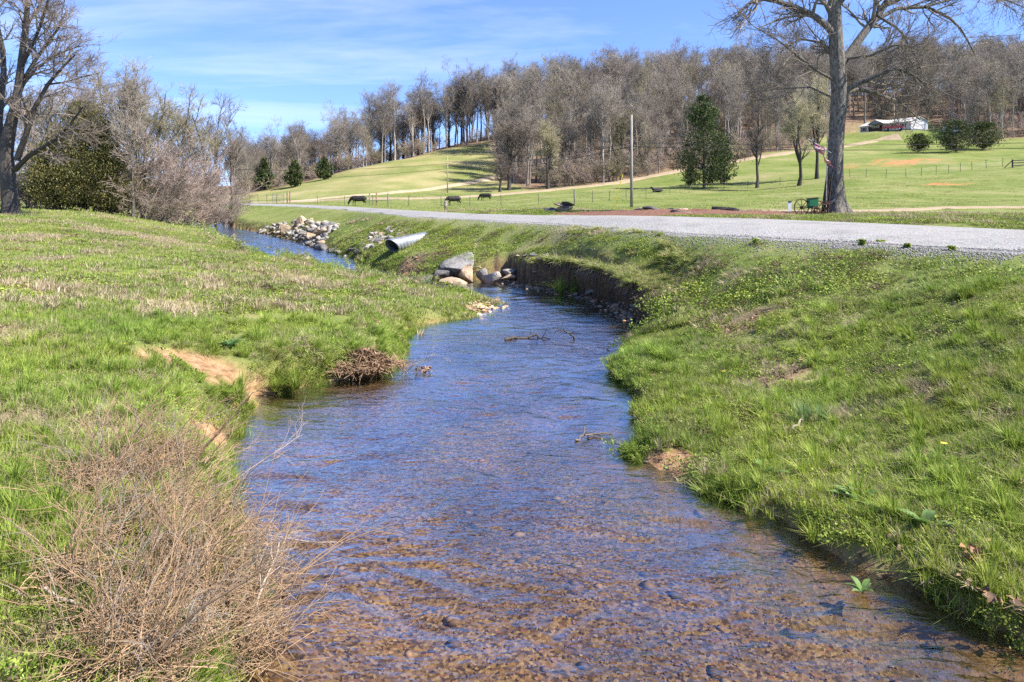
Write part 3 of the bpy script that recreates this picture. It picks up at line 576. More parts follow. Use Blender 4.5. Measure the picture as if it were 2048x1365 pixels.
def yaw(rot, n_):
    """random turn about the patch's own upright"""
    a = rng.uniform(0, 6.283, n_); out = np.empty((n_, 3))
    for i in range(n_):
        m_ = Matrix.Rotation(rot[i, 1], 3, 'Y') @ Matrix.Rotation(rot[i, 0], 3, 'X') @ Matrix.Rotation(a[i], 3, 'Z'); out[i] = m_.to_euler()
    return out
MULCH_C = hit(1370, 428, 20); 
def clear_of(f, grass=True):
    ok = (f['sd'] > .015) & (f['rd'] > .75 + .5 * fbm(f['x'] * 1.3, f['y'] * 1.3, 77)) & (f['mk'] < .22) & ((f['slope'] < 1.5) | (f['sd'] < .28))
    ok &= cliff(f['x'], f['y']) < .3
    ok &= ~((np.hypot((f['x'] + 1.2) / 1.25, (f['y'] - 15.8) / 1.0) < 1) & (f['sd'] < .42))
    mq = np.hypot((f['x'] - 7.5) / 5.8, (f['y'] - 29.0) / 2.6); ok &= mq > 1
    return ok
TR = []                                                   # distance to the sandy tracks keeps grass off them
g_near = [proto('grass_patch', blades(420, .24, .15, .0050, GREENS + STRAWS[:2], 3, .55, 16), M['blade']), proto('grass_patch', blades(380, .24, .11, .0048, GREENS, 3, .7), M['blade']), proto('grass_patch', blades(240, .17, .23, .0058, GREENS, 3, .6, 3), M['blade'])]
g_mid = [proto('grass_patch', blades(620, .5, .13, .011, GREENS + STRAWS[:2], 3, .6, 22), M['blade']), proto('grass_patch', blades(560, .5, .09, .011, GREENS, 1, .7), M['blade'])]
g_far = [proto('grass_patch', blades(420, 1.7, .13, .035, GREENS + STRAWS[:2], 1, .6, 40), M['blade'])]
DEADNET = [(.15, .10, .07), (.20, .13, .09), (.13, .11, .05)]
WEEDG = [(.20, .27, .035), (.27, .34, .05), (.35, .41, .08), (.13, .195, .026)]
w_near = [proto('weed_patch', leaves(700, .24, .024, .07, WEEDG, .7, 16), M['weed']), proto('weed_patch', joinp(leaves(420, .24, .022, .08, WEEDG, .7, 14), leaves(320, .2, .015, .10, DEADNET, .9, 14)), M['weed'])]
w_mid = [proto('weed_patch', leaves(900, .5, .045, .10, WEEDG, .8, 24), M['weed']), proto('weed_patch', joinp(leaves(500, .5, .045, .09, WEEDG, .8, 20), leaves(500, .45, .035, .12, DEADNET, .9, 20)), M['weed'])]
s_near = [proto('straw_patch', blades(230, .26, .17, .0042, STRAWS, 3, 1.0, 9), M['straw']), proto('straw_patch', blades(200, .3, .10, .0045, STRAWS, 3, 1.8), M['straw'])]
s_mid = [proto('straw_patch', blades(330, .5, .22, .011, STRAWS, 3, .8, 14), M['straw'])]
DEADL = [(.27, .165, .09), (.20, .12, .07), (.36, .24, .14), (.15, .09, .055)]
l_near = [proto('litter_patch', joinp(leaves(60, .26, .06, .03, DEADL, .5, 0, .7, .12), blades(50, .26, .06, .004, STRAWS, 3, 2.4)), M['deadleaf'])]

def run(name, levels, dens, label, cat):
    pts, rots, scl, idx, ps = [], [], [], [], []
    for protos, d0, d1, per_m2, s0, s1 in levels:
        area = math.radians(88) / 2 * (d1 * d1 - d0 * d0); f = field(int(area * per_m2), d0, d1)
        k = clear_of(f) & (rng.uniform(0, 1, f['n']) < dens(f)); m_ = int(k.sum())
        pts.append(np.stack([f['x'], f['y'], f['z']], -1)[k]); rots.append(yaw(f['rot'][k], m_)); scl.append(rng.uniform(s0, s1, m_) * (.68 + .32 * sstep(.8, 2.6, np.abs(f['rd'][k])))); idx.append(len(ps) + rng.integers(0, len(protos), m_)); ps += protos
    return scatter(name, ps, np.concatenate(pts), np.concatenate(rots), np.concatenate(scl), np.concatenate(idx), label, cat)
def side(f): return (f['x'] > np.interp(f['y'], [0, 4, 7, 9, 14, 20, 25, 37, 64], [0, 0, -.5, -.5, .3, -.5, -4, -11, -27]))       # True on the road side of the creek
def d_grass(f):
    n_ = fbm(f['x'] * .5, f['y'] * .5, 41) * .35; r_ = side(f)
    e = sstep(1.6, .2, f['sd'])
    t = np.where(r_, .30 + .55 * sstep(11, 6, f['y']) + .5 * e, .85) + n_
    return np.clip(t, .12, 1) * (1 - .65 * blob('straw', f['x'], f['y'])) * (1 - .8 * blob('litter', f['x'], f['y'])) * (1 - woods(f['x'], f['y']))
def d_weed(f):
    n_ = fbm(f['x'] * .6, f['y'] * .6, 47) * .4; r_ = side(f)
    t = np.where(r_, .80 - .5 * sstep(8, 5, f['y']), .26 * sstep(11, 6, f['y']) + .10) + n_
    return np.clip(t, 0, 1) * (1 - .8 * blob('litter', f['x'], f['y'])) * (1 - .5 * blob('straw', f['x'], f['y']))
def d_straw(f):
    n_ = np.clip(fbm(f['x'] * .9, f['y'] * .9, 53), 0, 1) * .22
    return np.clip(blob('straw', f['x'], f['y']) * .95 + n_ + .13, 0, 1) * (1 - woods(f['x'], f['y']))
def d_litter(f):
    n_ = np.clip(fbm(f['x'] * 1.1, f['y'] * 1.1, 59) - .35, 0, 1) * .5
    return np.clip(blob('litter', f['x'], f['y']) + n_ * (f['y'] < 30) + .5 * sstep(.6, .1, f['sd']) * (f['sd'] > 0) * .6, 0, 1)
run('meadow_grass', [(g_near, 2.2, 12, 36, .7, 1.2), (g_mid, 12, 36, 8, .75, 1.2), (g_far, 32, 125, .34, .7, 1.1)], d_grass, 'fresh green spring grass covering the banks and meadow', 'grass')
run('bank_fringe', [(g_near, 2.2, 14, 60, .7, 1.15), (g_mid, 14, 34, 10, .6, 1.0)], lambda f: sstep(.36, .1, f['sd']) * np.clip(.75 + fbm(f['x'] * .9, f['y'] * .9, 97), 0, 1) * (1 - blob('litter', f['x'], f['y'])), 'grass fringe hanging over the water along the creek banks', 'grass')
run('low_weeds', [(w_near, 2.2, 12, 16, .75, 1.25), (w_mid, 12, 34, 6.5, .7, 1.15)], d_weed, 'low leafy chickweed and deadnettle carpeting the banks', 'weeds')
run('dry_grass', [(s_near, 2.2, 12, 9, .7, 1.2), (s_mid, 12, 40, 2.2, .7, 1.2)], d_straw, 'buff dead grass lying among the green', 'grass')
run('leaf_litter', [(l_near, 2.2, 14, 7, .7, 1.2), (l_near, 14, 30, 2.2, 1.2, 1.9)], d_litter, 'brown dead leaves and thatch along the creek edge', 'leaves')

# ------------------------------------------------------------------ trees
def unit(v): return v / np.maximum(np.linalg.norm(v, axis=-1, keepdims=True), 1e-9)
def tubes(Pp, R, sides):
    """(M,K,3) polylines with (M,K) radii as tapered tubes"""
    Mn, K, _ = Pp.shape; T = np.gradient(Pp, axis=1); T = unit(T)
    ov = unit(Pp[:, -1] - Pp[:, 0]); ref = np.where(np.abs(ov[:, 2:3]) < .8, np.array([[0, 0, 1.]]), np.array([[1., 0, 0]]))[:, None]
    n1 = unit(np.cross(T, np.broadcast_to(ref, T.shape))); n2 = np.cross(T, n1)
    a = np.arange(sides) * 2 * math.pi / sides
    V = Pp[:, :, None] + R[:, :, None, None] * (n1[:, :, None] * np.cos(a)[None, None, :, None] + n2[:, :, None] * np.sin(a)[None, None, :, None])
    b0 = (np.arange(Mn) * K * sides)[:, None, None] + (np.arange(K - 1) * sides)[None, :, None]; k = np.arange(sides)[None, None]; k2 = (k + 1) % sides
    F = np.stack([b0 + k, b0 + k2, b0 + sides + k2, b0 + sides + k], -1).reshape(-1, 4)
    return V.reshape(-1, 3), F
def jointubes(lst):
    V, F, k = [], [], 0
    for Pp, R, s in lst:
        v, f = tubes(Pp, R, s); V.append(v); F.append(f + k); k += len(v)
    return np.concatenate(V), np.concatenate(F)
def resample(pts, rad, K):
    pts = np.array(pts, float); s = np.concatenate([[0], np.cumsum(np.linalg.norm(np.diff(pts, axis=0), axis=1))]); t = np.linspace(0, s[-1], K)
    return np.stack([np.interp(t, s, pts[:, i]) for i in range(3)], -1), np.interp(t, s, np.array(rad, float))
def grow(Pp, R, n_, t0, t1, ang, length, rr_, K=4, wob=.25, up=.0, rmin=.008, tip=.35, shade=.5, g=rng, side_bias=None):
    """children sprouting along each parent polyline"""
    Mn, K0, _ = Pp.shape; par = np.repeat(np.arange(Mn), n_); m_ = len(par); t = g.uniform(t0, t1, m_); x = t * (K0 - 1); i = np.minimum(x.astype(int), K0 - 2); f = (x - i)[:, None]
    p = Pp[par, i] * (1 - f) + Pp[par, i + 1] * f; tg = unit(Pp[par, i + 1] - Pp[par, i]); r = R[par, i] * (1 - f[:, 0]) + R[par, i + 1] * f[:, 0]
    q = g.normal(0, 1, (m_, 3)); q = unit(q - tg * (q * tg).sum(1, keepdims=True)); a = np.radians(g.normal(ang, ang * .25, m_))[:, None]
    d = unit(tg * np.cos(a) + q * np.sin(a) + np.array([[0, 0, up]]) + (0 if side_bias is None else np.array([side_bias])))
    plen = np.linalg.norm(Pp[par, -1] - Pp[par, 0], axis=1)
    L = length * g.uniform(.55, 1.2, m_) * (1 - shade * t)
    out = np.empty((m_, K, 3)); out[:, 0] = p
    for k in range(1, K):
        d = unit(d + g.normal(0, wob, (m_, 3)) + np.array([[0, 0, up * .35]])); out[:, k] = out[:, k - 1] + d * (L / (K - 1))[:, None]
    r0 = np.maximum(np.minimum(r * rr_, r * .95), rmin); RR = np.maximum(r0[:, None] * np.linspace(1, tip, K)[None], rmin * .6)
    return out, RR
def wood_tree(h, seed, fork=False, low=.38, spread=1.0, rmin=.021, n=(11, 6, 5, 3), r=.26, crook=.02):
    g = np.random.default_rng(seed)
    K = 9; z = np.linspace(0, h * .82, K); w = np.cumsum(g.normal(0, crook * h / K * 2, (K, 2)), 0); w -= w[0]
    tp = np.concatenate([w, z[:, None]], 1)[None]; tr_ = (r * (1 - .8 * (z / z[-1])) * (1 + .35 * np.exp(-z / (h * .03))))[None]
    a, ra = grow(tp, tr_, n[0], low, .98, 36 * spread, h * .36, .62, 6, .12, .34, .03, .35, .35, g)
    if fork:
        f2, rf2 = grow(tp, tr_, 2, .22, .4, 20, h * .62, .75, 8, .09, .25, .05, .3, 0, g); b2, rb2 = grow(f2, rf2, n[0] // 2, .25, .98, 40, h * .28, .6, 6, .13, .25, .03, .35, .35, g)
        a, ra = np.concatenate([a, b2]), np.concatenate([ra, rb2]); tl = [(tp, tr_, 7), (f2, rf2, 6)]
    else: tl = [(tp, tr_, 7)]
    b_, rb = grow(a, ra, n[1], .2, 1, 40 * spread, h * .17, .6, 5, .18, .16, .02, .4, .35, g)
    c_, rc = grow(b_, rb, n[2], .2, 1, 42, h * .085, .6, 4, .22, .12, rmin, .6, .3, g)
    d_, rd_ = grow(c_, rc, n[3], .2, 1, 40, h * .05, .7, 3, .25, .08, rmin, .7, .2, g)
    e_, re_ = grow(tp, tr_, 5, .9, 1, 30, h * .1, .6, 4, .2, .2, rmin, .5, .2, g)
    return jointubes(tl + [(a, ra, 5)]), jointubes([(b_, rb, 4), (c_, rc, 3), (d_, rd_, 3), (e_, re_, 3)])
def tree_proto(name, parts, bark, twig):
    (v, f), (v2, f2) = parts
    return mesh_np(name + '_trunk', v, f, bark, smooth=True), mesh_np(name + '_crown', v2, f2, twig, smooth=True)
def put_tree(name, pm, loc, rz, s, label, cat, group=None):
    e = empty(name, loc, rz, s); obj('trunk', pm[0], e); obj('crown', pm[1], e); return tag(e, label, cat, group)

WOOD = [tree_proto('wood', wood_tree(20, 100 + i, fork=i % 3 == 1, low=.34 + .05 * (i % 3), spread=.9 + .15 * (i % 2), r=.26), M['bark_wood'], M['twig_olive'] if i == 3 else M['twig_wood']) for i in range(7)]
OAK = [tree_proto('oak', wood_tree(22, 200 + i, fork=True, low=.24, spread=1.15, r=.36, rmin=.02), M['bark_wood'] if i else M['bark_dark'], M['twig_wood'] if i else M['twig_dark']) for i in range(3)]
# hillside wood: sample the wooded ground, the front ranks as single trees, the rest beyond as one mass
g_ = np.random.default_rng(5); cand = []
while len(cand) < 940:
    px = g_.uniform(470, 2330); f_, b_ = np.interp(px, _WPX, _WF), np.interp(px, _WPX, _WB); d = f_ + (b_ - f_) * g_.uniform(0, 1) ** .9
    if g_.uniform() > d / 300 * (b_ - f_) / 120 + (.42 if px < 1000 else .15): continue
    x = (px - 1024) / FPX * d
    md = 3.1
    if 1690 < px < 1890 and d < 224: continue
    if 868 < px < 985 and g_.uniform() < .12: continue
    if any((x - c_[0]) ** 2 + (d - c_[1]) ** 2 < md * md for c_ in cand[-400:]): continue
    cand.append((x, d, px))
cand.sort(key=lambda c_: c_[1])
xs, ys = np.array([c_[0] for c_ in cand]), np.array([c_[1] for c_ in cand]); zs = Hfull(xs, ys)[0]
def wood_label(px, y):
    if px < 1000: return 'bare grey hardwood on the crest of the left pasture hill', 'trees on the left hill crest'
    if px > 1900: return 'bare grey hardwood in the wood right of the white house', 'trees right of the white house'
    if px > 1690: return 'bare grey hardwood rising behind the white house', 'trees behind the white house'
    if y < np.interp(px, _WPX, _WF) + 14: return 'bare grey hardwood in the front rank of the wood above the farm track', 'front rank trees above the farm track'
    return 'bare grey hardwood deeper in the hillside wood behind its front rank', 'trees deeper in the hillside wood'
mass_p, mass_r, mass_s, mass_i = [], [], [], []
n_single = 0
for i, (x, y, px) in enumerate(cand):
    k = int(g_.integers(0, 7)); s_ = g_.uniform(.62, 1.14); oak = px < 1000 and g_.uniform() < .55
    if 1000 < px < 1680 and y < np.interp(px, _WPX, _WF) + 25: s_ *= .8
    if px < 760: s_ *= np.interp(px, [480, 640, 760], [.6, .64, .95])
    if n_single < 300 and 460 < px < 2080:
        n_single += 1
        put_tree('hardwood_tree', OAK[k % 3] if oak else WOOD[k], (x, y, zs[i] - .15), g_.uniform(0, 6.28), s_ * np.array([1, 1, g_.uniform(.95, 1.1)]), wood_label(px, y)[0], 'tree', wood_label(px, y)[1])
    else: mass_p.append((x, y, zs[i] - .15)); mass_r.append((0, 0, g_.uniform(0, 6.28))); mass_s.append(s_); mass_i.append(k)
def joined(me_list):
    V, F, k, mats, mi = [], [], 0, [], []
    for me in me_list:
        v = np.empty(len(me.vertices) * 3, np.float32); me.vertices.foreach_get('co', v); f = np.empty(len(me.loops), np.int32); me.loops.foreach_get('vertex_index', f)
        V.append(v.reshape(-1, 3)); F.append(f.reshape(-1, 4) + k); k += len(me.vertices); mats.append(me.materials[0]); mi += [len(mats) - 1] * (len(f) // 4)
    me = mesh_np('wood_tree_shape', np.concatenate(V), np.concatenate(F), None, smooth=True)
    for m_ in mats: me.materials.append(m_)
    me.polygons.foreach_set('material_index', np.array(mi, np.int32)); return me
if mass_p:
    wp = [bpy.data.objects.new('wood_tree_shape', joined(w)) for w in WOOD]
    scatter('distant_woodland', wp, np.array(mass_p), np.array(mass_r), np.array(mass_s), np.array(mass_i), 'grey mass of bare woodland along the hill crest', 'woodland')

# shrubs
def shrub(h, seed, stems=12, out=.5, n=(6, 5, 3), rmin=.006, r=.03, arch=-.02, lean=None):
    g = np.random.default_rng(seed); K = 8; az = g.uniform(0, 6.283, stems); sp = np.abs(g.normal(0, out, stems)) ; L = h * g.uniform(.6, 1.1, stems)
    d = unit(np.stack([np.cos(az) * sp, np.sin(az) * sp, np.ones(stems)], -1) + (0 if lean is None else np.array([lean]))); p = np.zeros((stems, K, 3)); p[:, 0, :2] = g.normal(0, h * .05, (stems, 2))
    for k in range(1, K):
        d = unit(d + g.normal(0, .08, (stems, 3)) + np.array([[0, 0, arch]])); p[:, k] = p[:, k - 1] + d * (L / (K - 1))[:, None]
    R = (r * g.uniform(.5, 1.1, stems))[:, None] * np.linspace(1, .3, K)[None]
    a, ra = grow(p, R, n[0], .15, 1, 32, h * .3, .6, 5, .14, .03, rmin, .5, .4, g); b_, rb = grow(a, ra, n[1], .15, 1, 34, h * .15, .7, 4, .16, .02, rmin, .6, .3, g); c_, rc = grow(b_, rb, n[2], .15, 1, 34, h * .08, .8, 3, .2, .0, rmin, .7, .2, g)
    return jointubes([(p, R, 5)]), jointubes([(a, ra, 3), (b_, rb, 3), (c_, rc, 3)])
# cedars: many small sprays of foliage on short boughs
def cedar(h, w, seed, n_=5200, size=.34, pal=((.05, .075, .022), (.075, .10, .03), (.035, .055, .018), (.11, .12, .04)), base=.04, pw=.8, trunk=True):
    g = np.random.default_rng(seed); nb = 150; t = base + (1 - base) * g.uniform(0, 1, nb) ** 1.25; az = g.uniform(0, 6.283, nb); prof = np.minimum(1, (t + .12) / .3) * (1 - t) ** pw + .03
    ln = w * prof * g.uniform(.55, 1.15, nb); p0 = np.stack([np.zeros(nb), np.zeros(nb), t * h], -1); K = 4; k = np.linspace(0, 1, K)
    bp_ = p0[:, None] + np.stack([np.cos(az)[:, None] * ln[:, None] * k, np.sin(az)[:, None] * ln[:, None] * k, (ln * .45)[:, None] * k ** 1.4], -1); br = (.02 + .012 * ln)[:, None] * np.linspace(1, .25, K)[None]
    i = g.integers(0, nb, n_); f = g.uniform(.25, 1.05, n_) ** .6; c_ = p0[i] + (bp_[i, -1] - p0[i]) * f[:, None]; c_ += g.normal(0, 1, (n_, 3)) * (ln[i] * .16 + .05)[:, None]
    outw = unit(c_ - np.array([[0, 0, 1]]) * (c_[:, 2:3] - .25 * h)); sd_ = unit(outw * .7 + g.normal(0, .6, (n_, 3)) + np.array([[0, 0, .5]])); q = unit(np.cross(sd_, g.normal(0, 1, (n_, 3)))); s = size * g.uniform(.5, 1.3, n_)[:, None]
    V = np.stack([c_ - q * s * .16, c_ + q * s * .16, c_ + sd_ * s + q * s * .1, c_ + sd_ * s * .7 - q * s * .3], 1); Fq = np.arange(n_)[:, None] * 4 + np.array([[0, 1, 2, 3]])
    cc = np.array(pal)[g.integers(0, len(pal), n_)] * g.uniform(.75, 1.25, (n_, 1)); cc = np.repeat(np.concatenate([cc, np.ones((n_, 1))], 1), 4, 0)
    tp = np.stack([np.zeros(6), np.zeros(6), np.linspace(-.2, h * .95, 6)], -1)[None]; tr_ = (h * .018 * np.linspace(1, .1, 6))[None]
    v, f2 = jointubes([(tp, tr_, 7), (bp_, br, 4)])
    return mesh_np('cedar_trunk', v, f2, M['bark_dark'], smooth=True), mesh_np('cedar_crown', V.reshape(-1, 3), Fq, M['needle'], {'tint': ('FLOAT_COLOR', cc)})

# single pasture trees
PAST = [tree_proto('pasture', wood_tree(12, 300 + i, fork=i != 1, low=.25, spread=1.2, r=.26, rmin=.014, n=(11, 7, 6, 4), crook=.04), M['bark_dark'], M['twig_olive'] if i in (0, 2) else M['twig_dark']) for i in range(4)]
def pasture(px, py, top, k, label, dmin=60, wide=1.0, rz=None):
    g = hit(px, py, dmin); h = (py - top) / FPX * g.y; hs = {0: 12, 1: 12, 2: 12, 3: 12}[k]; s = h / hs / 1.02
    return put_tree('pasture_tree', PAST[k], (g.x, g.y, g.z - .1), random.uniform(0, 6.28) if rz is None else rz, (s * wide, s * wide, s), label, 'tree', 'trees standing in the pasture')
pasture(1018, 381, 215, 3, 'dark low-branching tree leaning over the pasture below the left hill wood', wide=1.1)
pasture(1000, 384, 300, 1, 'small crooked tree beside the low-branching tree at the wood edge', wide=1.6)
pasture(1096, 378, 240, 0, 'olive twigged spreading tree at the front of the wood', wide=1.1)
pasture(1243, 360, 215, 2, 'pale trunked tree beside the farm track behind the utility pole', wide=.9)
pasture(1514, 376, 185, 1, 'slender forked tree standing alone between the cedar and the big tree', wide=.75)
pasture(1598, 372, 180, 2, 'twin stemmed tree standing in the pasture left of the big tree trunk', wide=.9)
pasture(1634, 358, 150, 0, 'taller bare tree showing just beside the big tree trunk', wide=.8)
def put_cedar(px, py, top, wpx, seed, label, dmin=60, n_=5200, size=.34, kw=1.2, **k):
    g = hit(px, py, dmin); h = (py - top) / FPX * g.y; w = wpx / FPX * g.y / 2
    pm = cedar(h, w * kw, seed, n_, size, **k); e = empty('cedar_tree', (g.x, g.y, g.z - .05), 0, 1); obj('trunk', pm[0], e); obj('crown', pm[1], e)
    return tag(e, label, 'tree', 'cedars')
put_cedar(1408, 378, 192, 110, 1, 'tall dark cedar standing alone in the pasture', n_=15000, size=.30, pw=.6)
put_cedar(1448, 368, 280, 52, 2, 'smaller cedar tucked against the right side of the tall pasture cedar', n_=2600)
put_cedar(1382, 372, 335, 34, 3, 'tiny cedar at the left foot of the tall pasture cedar', n_=900)
put_cedar(1836, 306, 272, 46, 4, 'small round cedar below the white house', n_=2200, pw=.5)
put_cedar(1912, 305, 245, 74, 5, 'broad dark cedar in the clump below the wood, left one of two', n_=4600, pw=.5)
put_cedar(1965, 300, 248, 70, 6, 'broad green cedar in the clump below the wood, right one of two', n_=4600, pw=.5)
for i, (px, py, tp) in enumerate(((528, 381, 318), (590, 374, 325), (648, 360, 318))):
    put_cedar(px, py, tp, 34, 10 + i, 'dark evergreen half hidden at the foot of the left hill wood', n_=1500, size=.6)

# saplings and brush under the wood, one unbroken tangle
SH = [tree_proto('shrub', shrub(4.5, 400 + i, 10, .5, (6, 5, 3), .012, .04), M['twig_wood'], M['twig_pink'] if i else M['twig_olive']) for i in range(3)]
up_, ur_, us_, ui_ = [], [], [], []
while len(up_) < 800:
    px = g_.uniform(470, 2200); f_ = np.interp(px, _WPX, _WF); d = f_ + 90 * g_.uniform(0, 1) ** 1.6; x = (px - 1024) / FPX * d
    if (1690 < px < 1890 and d < 226) or (860 < px < 990 and g_.uniform() < .8): continue
    up_.append((x, d, 0)); ur_.append((0, 0, g_.uniform(0, 6.28))); us_.append(g_.uniform(.5, 1.5)); ui_.append(int(g_.integers(0, 3)))
up_ = np.array(up_); up_[:, 2] = Hfull(up_[:, 0], up_[:, 1])[0] - .05
scatter('undergrowth', [bpy.data.objects.new('brush_shape', joined(w)) for w in SH], up_, np.array(ur_), np.array(us_), np.array(ui_), 'tangled bare brush filling the floor of the wood', 'undergrowth')

# ------------------------------------------------------------------ the big bare tree by the road
def limb(pts, d0, dd, K=10):
    """pts: (px, py, width px); depth runs from d0 to d0+dd along the limb"""
    q = [P(p[0], p[1], d0 + dd * i / max(1, len(pts) - 1)) for i, p in enumerate(pts)]; r = [p[2] / 2 / FPX * d0 for p in pts]
    return resample([tuple(v) for v in q], r, K)
def hero(name, base, trunk, limbs, bark, twig, label, seed, nt=(7, 6, 5), L=(1.6, .75, .4), rmin=.006, up=.1, first=True):
    g = np.random.default_rng(seed); e = empty(name, base)
    tp, tr_ = limb(*trunk); loc = np.array(base)
    td, trd = resample(tp, tr_, 90); v, f = tubes(td[None] - loc, trd[None], 36)
    # fluted bark and root flare
    cen = np.repeat(td - loc, 36, 0); dv_ = v - cen; ang = np.tile(np.arange(36) / 36 * 2 * math.pi, 90); hgt_ = cen[:, 2]; ca, sa = np.cos(ang), np.sin(ang)
    k_ = 1 + .05 * fbm(ca * 2.2 + hgt_ * .25, sa * 2.2 + hgt_ * .35, seed) + .035 * fbm(ca * 7 + hgt_ * .7, sa * 7 - hgt_ * .6, seed + 5) + .28 * np.exp(-np.maximum(hgt_, 0) / .35) * (np.sin(ang * 5 + seed) * .5 + .5 * np.sin(ang * 3)); v = cen + dv_ * k_[:, None]
    me = mesh_np('trunk', v, f, bark, smooth=True); obj('trunk', me, e)
    Ls = [limb(*l_) for l_ in limbs]
    for p, r in Ls:
        vv, ff = tubes(p[None] - loc, r[None], 9); obj('limb', mesh_np('limb', vv, ff, bark, smooth=True), e)
    P1, R1 = np.stack([p for p, r in Ls]) - loc, np.stack([r for p, r in Ls])
    s0, rs0 = grow(P1, R1, nt[0] - 2, .2, .98, 45, L[0] * 1.5, .55, 7, .14, up, .012, .3, .35, g)
    ti = np.linspace(6, len(tp) - 1, 10).astype(int); a, ra = grow(np.concatenate([P1, tp[ti][None] - loc]), np.concatenate([R1, tr_[ti][None]]), nt[0], .3, 1, 50, L[0], .4, 6, .16, up, .01, .4, .35, g)
    a, ra = np.concatenate([a, s0[:, np.linspace(0, 6, 6).astype(int)]]), np.concatenate([ra, rs0[:, np.linspace(0, 6, 6).astype(int)]])
    b_, rb = grow(a, ra, nt[1], .15, 1, 42, L[1], .6, 5, .18, up * .6, rmin, .5, .3, g)
    c_, rc = grow(b_, rb, nt[2], .15, 1, 40, L[2], .7, 4, .2, up * .3, rmin, .6, .2, g)
    v, f = jointubes([(a, ra, 5), (b_, rb, 4), (c_, rc, 3)]); obj('crown', mesh_np('crown', v, f, twig, smooth=True), e)
    return tag(e, label, 'tree')
BT = hit(1672, 430, 20)
BD = BT.y
hero('hardwood_tree', (BT.x, BT.y, BT.z - .1), ([(1673, 434, 62), (1673, 424, 50), (1671, 408, 40), (1670, 385, 34), (1669, 330, 30), (1674, 250, 29), (1680, 195, 32), (1676, 140, 28), (1672, 80, 26), (1669, 10, 24), (1672, -110, 19), (1676, -260, 9)], BD, 0, 24),
     [([(1672, 75, 14), (1645, 42, 13), (1600, 18, 11), (1550, 2, 9), (1515, -4, 8), (1488, 15, 6), (1466, 42, 3)], BD, -1.5),
      ([(1680, 130, 19), (1706, 100, 18), (1722, 75, 16), (1742, 48, 15), (1768, 14, 13), (1800, -40, 10), (1830, -130, 5)], BD, 1.5),
      ([(1745, 45, 9), (1790, 18, 8), (1850, 14, 7), (1895, 32, 6), (1925, 62, 4), (1950, 110, 2)], BD + .8, 1.0),
      ([(1850, 14, 6), (1900, 0, 4.5), (1960, -12, 3.5), (2040, -8, 2)], BD + 1, .8),
      ([(1682, 196, 15), (1702, 172, 12), (1735, 160, 9), (1785, 136, 7), (1830, 150, 5), (1870, 190, 2.5)], BD, -1.2),
      ([(1684, 192, 11), (1710, 178, 9), (1750, 186, 7), (1800, 205, 5), (1840, 240, 2.5)], BD, 1.4),
      ([(1676, 165, 6), (1630, 140, 5), (1590, 108, 4), (1555, 80, 3), (1510, 55, 1.5)], BD, -2),
      ([(1674, 200, 4), (1620, 175, 3.5), (1560, 178, 2.5), (1500, 185, 1.5)], BD, 1.5),
      ([(1671, 50, 10), (1650, 5, 9), (1615, -50, 7), (1560, -120, 4)], BD, 1.5),
      ([(1670, 20, 10), (1715, -40, 8), (1755, -120, 5)], BD, -1.5),
      ([(1755, 32, 6), (1800, 60, 5), (1830, 110, 3.5), (1850, 160, 2)], BD + .5, -1.5),
      ([(1768, 14, 7), (1850, -25, 6), (1940, -30, 4.5), (2060, 20, 2)], BD + 1, -1.4),
      ([(1676, 110, 6), (1640, 85, 5), (1600, 78, 4), (1560, 105, 2)], BD, 1.8),
      ([(1690, 118, 6), (1740, 112, 5), (1790, 90, 4), (1840, 95, 2)], BD, -1.8)],
     M['bark_grey'], M['twig_grey'], 'huge bare tree with a thick fluted grey trunk beside the road', 31, (9, 7, 5), (2.0, .95, .45), .0065, .10)
LT = hit(22, 428, 20); LD = LT.y
def thin(l_, k=.62): return [(a, b_, c_ * k) for a, b_, c_ in l_]
hero('hardwood_tree', (LT.x, LT.y, LT.z - .1), (thin([(22, 440, 56), (20, 400, 46), (15, 350, 44), (10, 300, 42), (22, 250, 34), (34, 200, 26), (42, 130, 21), (52, 50, 17), (60, -60, 12), (64, -180, 5)]), LD, 0, 20),
     [(thin(a_, .7), b_, c_) for a_, b_, c_ in [([(14, 330, 24), (-6, 270, 22), (2, 200, 18), (10, 120, 15), (-10, 30, 12), (-20, -80, 6)], LD, 1.5), ([(34, 320, 18), (52, 270, 15), (70, 215, 12), (95, 170, 10), (122, 138, 7), (150, 110, 4)], LD, -1),
      ([(30, 340, 16), (60, 310, 13), (105, 285, 10), (140, 250, 7), (165, 215, 4)], LD, -1.4), ([(36, 195, 14), (52, 150, 11), (85, 100, 9), (115, 60, 7), (135, 20, 4)], LD, 1), ([(40, 140, 11), (70, 80, 9), (92, 20, 7), (110, -60, 4)], LD, -1),
      ([(38, 180, 10), (70, 140, 8), (110, 110, 6), (160, 92, 3)], LD, .5), ([(10, 300, 16), (-40, 250, 13), (-80, 180, 9)], LD, -1), ([(48, 60, 9), (80, 10, 7), (105, -30, 5)], LD, 1.4), ([(90, 170, 6), (130, 165, 5), (180, 150, 2.5)], LD - .5, -.6)]],
     M['bark_dark'], M['twig_dark'], 'large dark spreading bare tree at the left edge of the meadow', 37, (9, 7, 6), (1.8, .9, .45), .0065, .05)

